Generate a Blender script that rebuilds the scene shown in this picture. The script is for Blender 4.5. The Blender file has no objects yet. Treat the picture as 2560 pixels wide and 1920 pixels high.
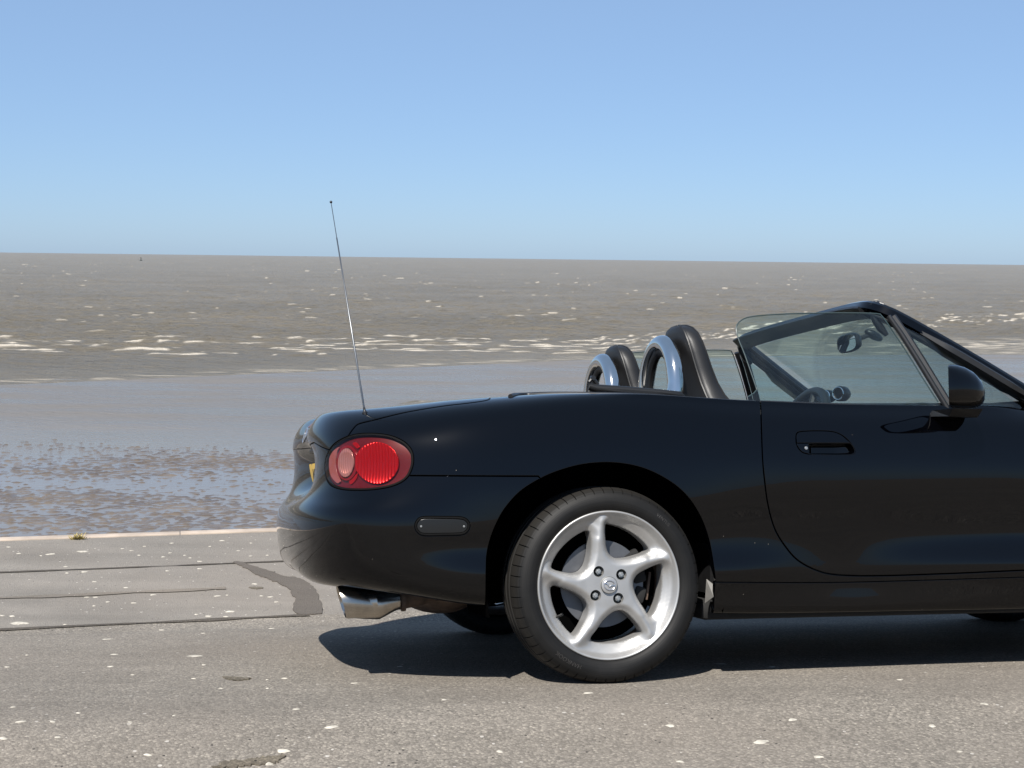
import bpy, bmesh, math, random
import numpy as np
from mathutils import Vector, Matrix, Quaternion
from mathutils.bvhtree import BVHTree
from mathutils.geometry import delaunay_2d_cdt

scene = bpy.context.scene
COL = scene.collection
random.seed(7)
rng = np.random.default_rng(11)
R = math.radians

# ------------------------------------------------------------------ camera
EYE = Vector((0.0, 0.0, 1.20))
FPX = 3500.0                                   # focal length for a 2560 px wide frame
PITCH, ROLL = 0.089369, 0.012226
cam_data = bpy.data.cameras.new("camera")
cam_data.sensor_width = 36.0
cam_data.lens = FPX / 2560 * 36.0
cam_data.clip_start = 0.05
cam_data.clip_end = 100000
cam = bpy.data.objects.new("camera", cam_data)
COL.objects.link(cam)
fw = Vector((0, math.cos(PITCH), -math.sin(PITCH)))
up0 = Vector((0, math.sin(PITCH), math.cos(PITCH)))
ri0 = Vector((1, 0, 0))
# horizon falls to the right: the camera is rolled a little anticlockwise
cr, sr = math.cos(ROLL), math.sin(ROLL)
ri = ri0 * cr + up0 * sr
up = up0 * cr - ri0 * sr
cam.matrix_world = Matrix(((ri.x, up.x, -fw.x, EYE.x), (ri.y, up.y, -fw.y, EYE.y), (ri.z, up.z, -fw.z, EYE.z), (0, 0, 0, 1)))
scene.camera = cam

# ------------------------------------------------------------------ sky, sun, exposure
SUN_ELEV, SUN_AZ = R(53.5), R(201.0)           # azimuth clockwise from +Y (out to sea)
world = bpy.data.worlds.new("World")
scene.world = world
world.use_nodes = True
wn = world.node_tree
wn.nodes.clear()
sky = wn.nodes.new("ShaderNodeTexSky")
sky.sky_type = 'NISHITA'
sky.sun_disc = False
sky.sun_elevation = SUN_ELEV
sky.sun_rotation = SUN_AZ
sky.altitude = 0
sky.air_density = 0.75
sky.dust_density = 0.5
sky.ozone_density = 8.5
bg = wn.nodes.new("ShaderNodeBackground")
bg.inputs["Strength"].default_value = 0.075
wo = wn.nodes.new("ShaderNodeOutputWorld")
haze_mix = wn.nodes.new("ShaderNodeMix")          # thin even veil over the clear sky
haze_mix.data_type = 'RGBA'
haze_mix.inputs[0].default_value = 0.52
haze_mix.inputs[7].default_value = (2.80, 4.02, 5.70, 1)
wn.links.new(sky.outputs[0], haze_mix.inputs[6])
wn.links.new(haze_mix.outputs[2], bg.inputs[0])
wn.links.new(bg.outputs[0], wo.inputs[0])
sun_data = bpy.data.lights.new("sun", 'SUN')
sun_data.energy = 5.0
sun_data.angle = R(0.53)
sun_data.color = (1.0, 0.955, 0.89)
sun = bpy.data.objects.new("sun", sun_data)
COL.objects.link(sun)
sdir = Vector((math.cos(SUN_ELEV) * math.sin(SUN_AZ), math.cos(SUN_ELEV) * math.cos(SUN_AZ), math.sin(SUN_ELEV)))
sun.rotation_euler = (-sdir).to_track_quat('-Z', 'Y').to_euler()
sun.location = (0, -10, 20)
scene.view_settings.view_transform = 'Standard'
scene.view_settings.look = 'None'
scene.view_settings.exposure = 0.88
scene.view_settings.gamma = 1.0
scene.cycles.max_bounces = 10
scene.cycles.transparent_max_bounces = 24
scene.cycles.caustics_reflective = False
scene.cycles.caustics_refractive = False

# ------------------------------------------------------------------ material helpers
def nmat(name):
    m = bpy.data.materials.new(name)
    m.use_nodes = True
    nt = m.node_tree
    b = nt.nodes["Principled BSDF"]
    return m, nt, b

def N(nt, t, **kw):
    n = nt.nodes.new(t)
    for k, v in kw.items():
        setattr(n, k, v)
    return n

def L(nt, a, b):
    nt.links.new(a, b)

def simple(name, col, rough=0.5, metal=0.0, coat=0.0, spec=0.5, coat_rough=0.03, var=0.0, vscale=30, bump=0.0, bscale=200):
    m, nt, b = nmat(name)
    b.inputs["Base Color"].default_value = (*col, 1)
    b.inputs["Roughness"].default_value = rough
    b.inputs["Metallic"].default_value = metal
    b.inputs["Coat Weight"].default_value = coat
    b.inputs["Coat Roughness"].default_value = coat_rough
    b.inputs["Specular IOR Level"].default_value = spec
    tc = N(nt, "ShaderNodeTexCoord")
    if var > 0:
        no = N(nt, "ShaderNodeTexNoise")
        no.inputs["Scale"].default_value = vscale
        no.inputs["Detail"].default_value = 6
        L(nt, tc.outputs["Object"], no.inputs["Vector"])
        mr = N(nt, "ShaderNodeMapRange")
        mr.inputs["From Min"].default_value = 0.3
        mr.inputs["From Max"].default_value = 0.7
        mr.inputs["To Min"].default_value = 1 - var
        mr.inputs["To Max"].default_value = 1 + var
        L(nt, no.outputs["Fac"], mr.inputs["Value"])
        mx = N(nt, "ShaderNodeVectorMath", operation='SCALE')
        mx.inputs[0].default_value = col
        L(nt, mr.outputs[0], mx.inputs["Scale"])
        L(nt, mx.outputs[0], b.inputs["Base Color"])
    if bump > 0:
        nb = N(nt, "ShaderNodeTexNoise")
        nb.inputs["Scale"].default_value = bscale
        nb.inputs["Detail"].default_value = 4
        L(nt, tc.outputs["Object"], nb.inputs["Vector"])
        bp = N(nt, "ShaderNodeBump")
        bp.inputs["Strength"].default_value = bump
        bp.inputs["Distance"].default_value = 0.002
        L(nt, nb.outputs["Fac"], bp.inputs["Height"])
        L(nt, bp.outputs[0], b.inputs["Normal"])
    return m

def glass_mat(name, tint, ior=1.45, rough=0.0, dust=0.0):
    m = bpy.data.materials.new(name)
    m.use_nodes = True
    nt = m.node_tree
    nt.nodes.clear()
    tr = N(nt, "ShaderNodeBsdfTransparent")
    tr.inputs[0].default_value = (*tint, 1)
    gl = N(nt, "ShaderNodeBsdfGlossy")
    gl.inputs["Roughness"].default_value = rough
    fr = N(nt, "ShaderNodeFresnel")
    fr.inputs[0].default_value = ior
    mx = N(nt, "ShaderNodeMixShader")
    out = N(nt, "ShaderNodeOutputMaterial")
    geo = N(nt, "ShaderNodeNewGeometry")
    # no total internal reflection on the inner face of the slab
    ior_mix = N(nt, "ShaderNodeMapRange")
    ior_mix.inputs["To Min"].default_value = ior
    ior_mix.inputs["To Max"].default_value = 1.0 / ior
    L(nt, geo.outputs["Backfacing"], ior_mix.inputs["Value"])
    L(nt, ior_mix.outputs[0], fr.inputs[0])
    L(nt, fr.outputs[0], mx.inputs[0])
    L(nt, tr.outputs[0], mx.inputs[1])
    L(nt, gl.outputs[0], mx.inputs[2])
    if dust > 0:
        tc = N(nt, "ShaderNodeTexCoord"); mp = N(nt, "ShaderNodeMapping"); mp.inputs["Scale"].default_value = (14, 14, 2.2)
        L(nt, tc.outputs["Object"], mp.inputs["Vector"])
        no = N(nt, "ShaderNodeTexNoise"); no.inputs["Scale"].default_value = 1.6; no.inputs["Detail"].default_value = 6
        L(nt, mp.outputs[0], no.inputs["Vector"])
        mr = N(nt, "ShaderNodeMapRange"); mr.inputs["From Min"].default_value = .42; mr.inputs["From Max"].default_value = .75
        mr.inputs["To Min"].default_value = dust * .25; mr.inputs["To Max"].default_value = dust
        L(nt, no.outputs["Fac"], mr.inputs["Value"])
        df = N(nt, "ShaderNodeBsdfDiffuse"); df.inputs[0].default_value = (0.35, 0.34, 0.32, 1)
        m2 = N(nt, "ShaderNodeMixShader"); L(nt, mr.outputs[0], m2.inputs[0]); L(nt, mx.outputs[0], m2.inputs[1]); L(nt, df.outputs[0], m2.inputs[2])
        L(nt, m2.outputs[0], out.inputs[0])
    else:
        L(nt, mx.outputs[0], out.inputs[0])
    return m

def paint_mat():
    m, nt, b = nmat("black_paint")
    tc = N(nt, "ShaderNodeTexCoord")
    b.inputs["Base Color"].default_value = (0.00025, 0.0003, 0.0007, 1)
    b.inputs["Roughness"].default_value = 0.34
    b.inputs["Specular IOR Level"].default_value = 0.003
    b.inputs["Coat Weight"].default_value = 1.0
    b.inputs["Coat IOR"].default_value = 1.40
    # washed-in swirl scratches: fine noise in the clear coat's roughness
    n1 = N(nt, "ShaderNodeTexNoise")
    n1.inputs["Scale"].default_value = 90
    n1.inputs["Detail"].default_value = 8
    n1.inputs["Roughness"].default_value = 0.7
    L(nt, tc.outputs["Object"], n1.inputs["Vector"])
    mr = N(nt, "ShaderNodeMapRange")
    mr.inputs["From Min"].default_value = 0.45
    mr.inputs["From Max"].default_value = 0.72
    mr.inputs["To Min"].default_value = 0.001
    mr.inputs["To Max"].default_value = 0.014
    L(nt, n1.outputs["Fac"], mr.inputs["Value"])
    L(nt, mr.outputs[0], b.inputs["Coat Roughness"])
    # very slight orange peel
    n2 = N(nt, "ShaderNodeTexNoise")
    n2.inputs["Scale"].default_value = 9
    n2.inputs["Detail"].default_value = 2
    L(nt, tc.outputs["Object"], n2.inputs["Vector"])
    bp = N(nt, "ShaderNodeBump")
    bp.inputs["Strength"].default_value = 0.03
    bp.inputs["Distance"].default_value = 0.002
    L(nt, n2.outputs["Fac"], bp.inputs["Height"])
    L(nt, bp.outputs[0], b.inputs["Coat Normal"])
    # dust and dried specks of dirt, more of them low down
    vo = N(nt, "ShaderNodeTexVoronoi")
    vo.inputs["Scale"].default_value = 75
    L(nt, tc.outputs["Object"], vo.inputs["Vector"])
    lt = N(nt, "ShaderNodeMath", operation='LESS_THAN')
    lt.inputs[1].default_value = 0.10
    L(nt, vo.outputs["Distance"], lt.inputs[0])
    wn_ = N(nt, "ShaderNodeTexWhiteNoise")
    L(nt, vo.outputs["Position"], wn_.inputs["Vector"])
    sep = N(nt, "ShaderNodeSeparateXYZ")
    L(nt, tc.outputs["Object"], sep.inputs[0])
    hz = N(nt, "ShaderNodeMapRange")
    hz.inputs["From Min"].default_value = 0.2
    hz.inputs["From Max"].default_value = 0.55
    hz.inputs["To Min"].default_value = 0.965
    hz.inputs["To Max"].default_value = 0.9965
    L(nt, sep.outputs["Z"], hz.inputs["Value"])
    gt = N(nt, "ShaderNodeMath", operation='GREATER_THAN')
    L(nt, wn_.outputs["Value"], gt.inputs[0])
    L(nt, hz.outputs[0], gt.inputs[1])
    mu = N(nt, "ShaderNodeMath", operation='MULTIPLY')
    L(nt, lt.outputs[0], mu.inputs[0])
    L(nt, gt.outputs[0], mu.inputs[1])
    mu2 = N(nt, "ShaderNodeMath", operation='MULTIPLY')
    mu2.inputs[1].default_value = 0.5
    L(nt, mu.outputs[0], mu2.inputs[0])
    # film of road dust low on the car
    df = N(nt, "ShaderNodeMapRange")
    df.inputs["From Min"].default_value = 0.38
    df.inputs["From Max"].default_value = 0.2
    df.inputs["To Min"].default_value = 0.0
    df.inputs["To Max"].default_value = 0.005
    L(nt, sep.outputs["Z"], df.inputs["Value"])
    ad = N(nt, "ShaderNodeMath", operation='ADD')
    L(nt, mu2.outputs[0], ad.inputs[0])
    L(nt, df.outputs[0], ad.inputs[1])
    dust = N(nt, "ShaderNodeBsdfDiffuse")
    dust.inputs[0].default_value = (0.20, 0.18, 0.15, 1)
    mx = N(nt, "ShaderNodeMixShader")
    out = nt.nodes["Material Output"]
    L(nt, ad.outputs[0], mx.inputs[0])
    L(nt, b.outputs[0], mx.inputs[1])
    L(nt, dust.outputs[0], mx.inputs[2])
    L(nt, mx.outputs[0], out.inputs[0])
    return m

M = {}
M['paint'] = paint_mat()
M['rubber'] = simple("black_rubber", (0.0032, 0.0032, 0.0034), 0.5, bump=0.1)
M['black'] = simple("black_plastic", (0.007, 0.007, 0.0075), 0.42, var=0.2)
M['satin'] = simple("satin_black_trim", (0.006, 0.006, 0.007), 0.42, coat=0.0)
M['matte'] = simple("matte_underbody", (0.004, 0.004, 0.004), 0.85, var=0.4)
M['liner'] = simple("wheel_liner", (0.0018, 0.0018, 0.0018), 1.0, spec=0.0)
M['leather'] = simple("black_leather", (0.0075, 0.0075, 0.008), 0.48, spec=0.4, bump=0.15, bscale=300)
M['leather_dark'] = simple("maroon_cloth", (0.02, 0.010, 0.011), 0.8)
M['chrome'] = simple("chrome", (0.66, 0.65, 0.625), 0.09, metal=1.0, var=0.04)
M['steel'] = simple("stained_steel", (0.42, 0.385, 0.34), 0.24, metal=1.0, var=0.25, vscale=14)
M['rust'] = simple("rusty_pipe", (0.085, 0.058, 0.042), 0.75, metal=0.3, var=0.5, vscale=25)
M['alloy'] = simple("silver_alloy_paint", (0.36, 0.355, 0.345), 0.43, metal=0.65, coat=0.05, coat_rough=0.3, var=0.06, vscale=20)
M['alloy_dirty'] = simple("rim_barrel", (0.14, 0.10, 0.075), 0.6, metal=0.35, var=0.5, vscale=14)
M['disc'] = simple("brake_disc_steel", (0.10, 0.103, 0.11), 0.42, metal=0.6, var=0.1)
M['hubm'] = simple("disc_bell", (0.26, 0.24, 0.21), 0.6, metal=0.4, var=0.2)
M['nut'] = simple("wheel_nut_steel", (0.33, 0.335, 0.325), 0.32, metal=0.7)
M['recess'] = simple("nut_recess", (0.03, 0.035, 0.033), 0.5, metal=0.3)
M['lampback'] = simple("lamp_deep_red", (0.062, 0.0006, 0.0015), 0.3, var=0.15)
M['lampred'] = simple("lamp_bright_red", (0.32, 0.002, 0.003), 0.24, metal=0.55, spec=0.4)
M['lampring'] = simple("lamp_ring_red", (0.14, 0.002, 0.004), 0.2, metal=0.2)
M['lampclear'] = simple("lamp_clear_ribs", (0.32, 0.22, 0.195), 0.25, metal=0.5)
M['lamppink'] = simple("lamp_pink_ribs", (0.17, 0.075, 0.07), 0.3)
M['lampcover'] = glass_mat("lamp_cover", (0.94, 0.70, 0.68), ior=1.33)
M['smoke'] = simple("smoked_lens", (0.010, 0.0105, 0.011), 0.25, spec=0.25)
M['plate'] = simple("yellow_plate", (0.55, 0.34, 0.03), 0.35, var=0.06)
M['glass'] = glass_mat("green_tint_glass", (0.845, 0.918, 0.908), dust=0.010)
M['wglass'] = glass_mat("windscreen_glass", (0.91, 0.955, 0.95), dust=0.008)
M['mirror'] = simple("mirror_glass", (0.8, 0.83, 0.85), 0.01, metal=1.0)
M['mast'] = simple('antenna_steel', (0.16, 0.165, 0.17), 0.3, metal=0.9)
M['gasket'] = simple('lamp_gasket', (0.0016, 0.0016, 0.0017), 0.75, spec=0.12)
M['badge'] = simple("silver_badge", (0.6, 0.6, 0.62), 0.18, metal=0.9)

# ------------------------------------------------------------------ mesh helpers
def mesh_obj(name, verts, faces, mat, parent=None, smooth=True, normals=None, sharp=None):
    me = bpy.data.meshes.new(name)
    me.from_pydata([tuple(v) for v in verts], [], [tuple(f) for f in faces])
    me.update()
    if smooth:
        me.shade_smooth()
        if sharp is not None and normals is None:
            me.set_sharp_from_angle(angle=R(sharp))
    if normals is not None:
        me.normals_split_custom_set_from_vertices([tuple(n) for n in normals])
    if mat is not None:
        me.materials.append(mat)
    o = bpy.data.objects.new(name, me)
    COL.objects.link(o)
    if parent is not None:
        o.parent = parent
    return o

def tag(o, label=None, cat=None, group=None, kind=None):
    if label: o["label"] = label
    if cat: o["category"] = cat
    if group: o["group"] = group
    if kind: o["kind"] = kind
    return o

class MB:
    """collects simple shapes; build() links them as one mesh"""
    def __init__(s): s.v = []; s.f = []
    def add(s, v, f):
        n = len(s.v); s.v += [tuple(p) for p in v]; s.f += [tuple(i + n for i in q) for q in f]
    def box(s, c, d, rot=None, bev=0.0):
        bm = bmesh.new()
        bmesh.ops.create_cube(bm, size=1)
        for v in bm.verts: v.co = Vector((v.co.x * d[0], v.co.y * d[1], v.co.z * d[2]))
        if bev: bmesh.ops.bevel(bm, geom=bm.edges[:] , offset=bev, segments=2, affect='EDGES', profile=0.5)
        Mx = Matrix.Translation(Vector(c))
        if rot is not None: Mx = Mx @ rot.to_4x4()
        bm.verts.ensure_lookup_table()
        s.add([Mx @ v.co for v in bm.verts], [[v.index for v in f.verts] for f in bm.faces]); bm.free()
    def tube(s, path, rad, n=16, cap=True, closed=False, squash=1.0, ref=None):
        P = [Vector(p) for p in path]; m = len(P)
        rr = rad if hasattr(rad, '__len__') else [rad] * m
        rings = []; prev = None
        for i in range(m):
            a = P[(i - 1) % m] if (closed or i > 0) else P[i]
            b = P[(i + 1) % m] if (closed or i < m - 1) else P[i]
            t = (b - a).normalized()
            if prev is None:
                r0 = Vector(ref) if ref is not None else Vector((0, 0, 1))
                if abs(r0.dot(t)) > .95: r0 = Vector((0, 1, 0))
            else: r0 = prev
            nrm = (r0 - t * r0.dot(t)).normalized(); bi = t.cross(nrm); prev = nrm
            rings.append([P[i] + nrm * math.cos(2 * math.pi * k / n) * rr[i] + bi * math.sin(2 * math.pi * k / n) * rr[i] * squash for k in range(n)])
        v = [p for r_ in rings for p in r_]; f = []
        for i in range(m if closed else m - 1):
            j = (i + 1) % m
            for k in range(n):
                f.append((i * n + k, i * n + (k + 1) % n, j * n + (k + 1) % n, j * n + k))
        if cap and not closed:
            f.append(tuple(range(n))[::-1]); f.append(tuple((m - 1) * n + k for k in range(n)))
        s.add(v, f)
    def sweep(s, path, sect, closed_path=False, cap=True, frames=None):
        """sect: list of (a,b) in the frame (normal, binormal) given per point"""
        m = len(path); n = len(sect); v = []; f = []
        for i in range(m):
            A, B = frames[i]
            for (a, b) in sect: v.append(Vector(path[i]) + Vector(A) * a + Vector(B) * b)
        for i in range(m - 1):
            for k in range(n): f.append((i * n + k, i * n + (k + 1) % n, (i + 1) * n + (k + 1) % n, (i + 1) * n + k))
        if cap: f.append(tuple(range(n))[::-1]); f.append(tuple((m - 1) * n + k for k in range(n)))
        s.add(v, f)
    def lathe(s, prof, n=48, axis='Y', close=False):
        v = []; f = []; m = len(prof)
        for (r_, h) in prof:
            for k in range(n):
                a = 2 * math.pi * k / n
                v.append((r_ * math.cos(a), h, r_ * math.sin(a)))
        for i in range(m - 1 if not close else m):
            j = (i + 1) % m
            for k in range(n): f.append((i * n + k, i * n + (k + 1) % n, j * n + (k + 1) % n, j * n + k))
        s.add(v, f)
    def ellipsoid(s, c, r_, n=20, m=12, rot=None):
        v = []; f = []
        for i in range(m + 1):
            th = math.pi * i / m
            for k in range(n):
                a = 2 * math.pi * k / n
                p = Vector((r_[0] * math.sin(th) * math.cos(a), r_[1] * math.sin(th) * math.sin(a), r_[2] * math.cos(th)))
                if rot is not None: p = rot @ p
                v.append(Vector(c) + p)
        for i in range(m):
            for k in range(n): f.append((i * n + k, (i + 1) * n + k, (i + 1) * n + (k + 1) % n, i * n + (k + 1) % n))
        s.add(v, f)
    def build(s, name, mat, parent=None, smooth=True, sharp=40):
        o = mesh_obj(name, s.v, s.f, mat, parent, smooth)
        bm = bmesh.new(); bm.from_mesh(o.data)
        bmesh.ops.remove_doubles(bm, verts=bm.verts, dist=1e-5)
        bmesh.ops.recalc_face_normals(bm, faces=bm.faces)
        bm.to_mesh(o.data); bm.free()
        if smooth:
            o.data.shade_smooth(); o.data.set_sharp_from_angle(angle=R(sharp))
        return o

def copy_tree(o, parent=None):
    c = o.copy(); COL.objects.link(c); c.parent = parent
    for ch in list(o.children): copy_tree(ch, c)
    return c

def catmull(P, step, closed=False):
    P = [np.array(p, float) for p in P]; n = len(P); out = []
    rng_ = n if closed else n - 1
    for i in range(rng_):
        p0 = P[(i - 1) % n] if (closed or i > 0) else 2 * P[0] - P[1]
        p1 = P[i]; p2 = P[(i + 1) % n]
        p3 = P[(i + 2) % n] if (closed or i < n - 2) else 2 * P[n - 1] - P[n - 2]
        m = max(1, int(np.ceil(np.linalg.norm(p2 - p1) / step)))
        for k in range(m):
            t = k / m
            out.append(.5 * (2 * p1 + (p2 - p0) * t + (2 * p0 - 5 * p1 + 4 * p2 - p3) * t * t + (3 * p1 - p0 - 3 * p2 + p3) * t ** 3))
    if not closed: out.append(P[-1])
    return out

def cubic(x, y, xq):
    """natural cubic spline, y may have columns"""
    x = np.asarray(x, float); y = np.asarray(y, float); n = len(x)
    y2 = y.reshape(n, -1); h = np.diff(x)
    A = np.zeros((n, n)); B = np.zeros_like(y2); A[0, 0] = A[-1, -1] = 1
    for i in range(1, n - 1):
        A[i, i - 1] = h[i - 1]; A[i, i] = 2 * (h[i - 1] + h[i]); A[i, i + 1] = h[i]
        B[i] = 6 * ((y2[i + 1] - y2[i]) / h[i] - (y2[i] - y2[i - 1]) / h[i - 1])
    Mm = np.linalg.solve(A, B)
    xq = np.asarray(xq, float); j = np.clip(np.searchsorted(x, xq) - 1, 0, n - 2)
    hh = h[j][:, None]; a = ((x[j + 1] - xq)[:, None]) / hh; b = ((xq - x[j])[:, None]) / hh
    out = a * y2[j] + b * y2[j + 1] + ((a ** 3 - a) * Mm[j] + (b ** 3 - b) * Mm[j + 1]) * hh * hh / 6
    return out.reshape((len(xq),) + y.shape[1:])

def inside(poly, pts):
    poly = np.asarray(poly); x, y = pts[:, 0], pts[:, 1]
    c = np.zeros(len(pts), bool); x0, y0 = poly[-1]
    for x1, y1 in poly:
        m = (y1 > y) != (y0 > y)
        with np.errstate(divide='ignore', invalid='ignore'):
            c ^= m & (x < (x0 - x1) * (y - y1) / (y0 - y1 + 1e-30) + x1)
        x0, y0 = x1, y1
    return c

def seg_dist(poly, pts, closed=True):
    poly = np.asarray(poly); d = np.full(len(pts), 1e9)
    n = len(poly)
    for i in range(n if closed else n - 1):
        a = poly[i]; b = poly[(i + 1) % n]; ab = b - a
        t = np.clip(((pts - a) @ ab) / (ab @ ab + 1e-20), 0, 1)
        d = np.minimum(d, np.linalg.norm(pts - (a + t[:, None] * ab), axis=1))
    return d

def fill2d(outer, holes, step, clear=0.45):
    """triangulate a 2-D region: boundary points exactly as given plus an interior grid. Returns pts, tris, loops(list of index lists)"""
    loops = [np.asarray(outer, float)] + [np.asarray(h, float) for h in holes]
    pts = []; edges = []; idx = []
    for lp in loops:
        o = len(pts); n = len(lp); pts += [tuple(p) for p in lp]
        edges += [(o + i, o + (i + 1) % n) for i in range(n)]; idx.append(list(range(o, o + n)))
    mn = loops[0].min(0); mxx = loops[0].max(0)
    gx = np.arange(mn[0], mxx[0] + step, step); gy = np.arange(mn[1], mxx[1] + step, step * .866)
    g = np.array([(x + (j % 2) * step * .5, y) for j, y in enumerate(gy) for x in gx])
    ok = inside(loops[0], g)
    for h in loops[1:]: ok &= ~inside(h, g)
    g = g[ok]
    if len(g):
        d = np.full(len(g), 1e9)
        for lp in loops: d = np.minimum(d, seg_dist(lp, g))
        g = g[d > step * clear]
    pts += [tuple(p) for p in g]
    r = delaunay_2d_cdt([Vector(p) for p in pts], edges, [], 0, 1e-7, True)
    vo, fo, orig = r[0], r[2], r[3]
    mp = {}
    for i, os_ in enumerate(orig):
        for q in os_: mp[q] = i
    V = np.array([(v.x, v.y) for v in vo]); F = np.array([f for f in fo if len(f) == 3])
    c = V[F].mean(1); ok = inside(loops[0], c)
    for h in loops[1:]: ok &= ~inside(h, c)
    F = F[ok]
    # consistent winding
    a, b, c_ = V[F[:, 0]], V[F[:, 1]], V[F[:, 2]]
    cr_ = (b[:, 0] - a[:, 0]) * (c_[:, 1] - a[:, 1]) - (b[:, 1] - a[:, 1]) * (c_[:, 0] - a[:, 0])
    F[cr_ < 0] = F[cr_ < 0][:, ::-1]
    return V, F, [[mp[i] for i in l] for l in idx]

# ------------------------------------------------------------------ the car's frame: X forward, Y away, Z up, origin on the ground under the rear axle
CR = np.array([[0.9717952734, -0.2355091236, -0.0122228969], [0.2343141954, 0.9584076555, 0.1629466897], [-0.0266609141, -0.1612148212, 0.9865591605]])
CT = np.array([0.1090872322, 4.7993328899, 1.20 - 1.3739017416])
CAR_M = Matrix([list(CR[0]) + [CT[0]], list(CR[1]) + [CT[1]], list(CR[2]) + [CT[2]], [0, 0, 0, 1]])
EYE_C = CR.T @ (np.array(EYE) - CT)
def ray_c(px, py):
    a, b = px - 1280, py - 960
    u = cr * a + sr * b; v = -sr * a + cr * b
    d = np.array(fw) * FPX + np.array(ri0) * u - np.array(up0) * v
    d = CR.T @ d
    return d / np.linalg.norm(d)
def at(px, py, Y):
    """the point of the car-side plane at lateral distance Y that the measured sight line meets"""
    d = ray_c(px, py); t = (Y - EYE_C[1]) / d[1]
    return EYE_C + t * d
def at_px(X, Y, Z):
    P = CR @ np.array([X, Y, Z]) + CT - np.array(EYE)
    x, y, z = P @ np.array(ri0), P @ np.array(up0), P @ np.array(fw)
    u, v = FPX * x / z, -FPX * y / z
    return (1280 + cr * u - sr * v, 960 + sr * u + cr * v)
# ------------------------------------------------------------------ the setting: promenade, beach, sea
YAW = R(13.806)
E_A = np.array([math.cos(YAW), math.sin(YAW)])       # along the sea wall
E_B = np.array([-math.sin(YAW), math.cos(YAW)])      # out to sea
def sstep(x, a, b):
    t = np.clip((x - a) / (b - a), 0, 1); return t * t * (3 - 2 * t)
EDGE_B = 3.39
Z_STRIP = 1.20 - 1.58
def ground_z(a, b):
    """a along the wall, b seawards, both from the rear axle. The carriageway falls towards the sea under the car."""
    plane = CT[2] - 0.02743 * np.clip(a, -2.6, 3.6) * sstep(5 - np.abs(a), 0, 1.5) - 0.16341 * b
    near = CT[2] + 0.16341 * 1.02
    far = Z_STRIP
    # softened kinks
    lo = sstep(b, -1.5, -0.92); hi = sstep(b, 1.0, 1.46)
    pl = near * (1 - lo) + plane * lo
    return pl * (1 - hi) + far * hi
def ab_world(a, b):
    return CT[0] + a * E_A[0] + b * E_B[0], CT[1] + a * E_A[1] + b * E_B[1]
def gpoint(a, b, dz=0.0):
    x, y = ab_world(a, b); return (float(x), float(y), float(ground_z(np.array(a), np.array(b))) + dz)
def gpx(px, py):
    """(a,b) where a sight line meets the ground"""
    a_, b_ = px - 1280, py - 960
    d = np.array(fw) * FPX + np.array(ri0) * (cr * a_ + sr * b_) - np.array(up0) * (-sr * a_ + cr * b_)
    t0, t1 = 0.5 / FPX, 40 / FPX
    e = np.array(EYE)
    def h(t):
        p = e + d * t; q = p[:2] - CT[:2]
        return p[2] - float(ground_z(np.array(q @ E_A), np.array(q @ E_B)))
    for _ in range(60):
        tm = .5 * (t0 + t1)
        if h(tm) > 0: t0 = tm
        else: t1 = tm
    q = (e + d * t0)[:2] - CT[:2]
    return float(q @ E_A), float(q @ E_B)

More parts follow.
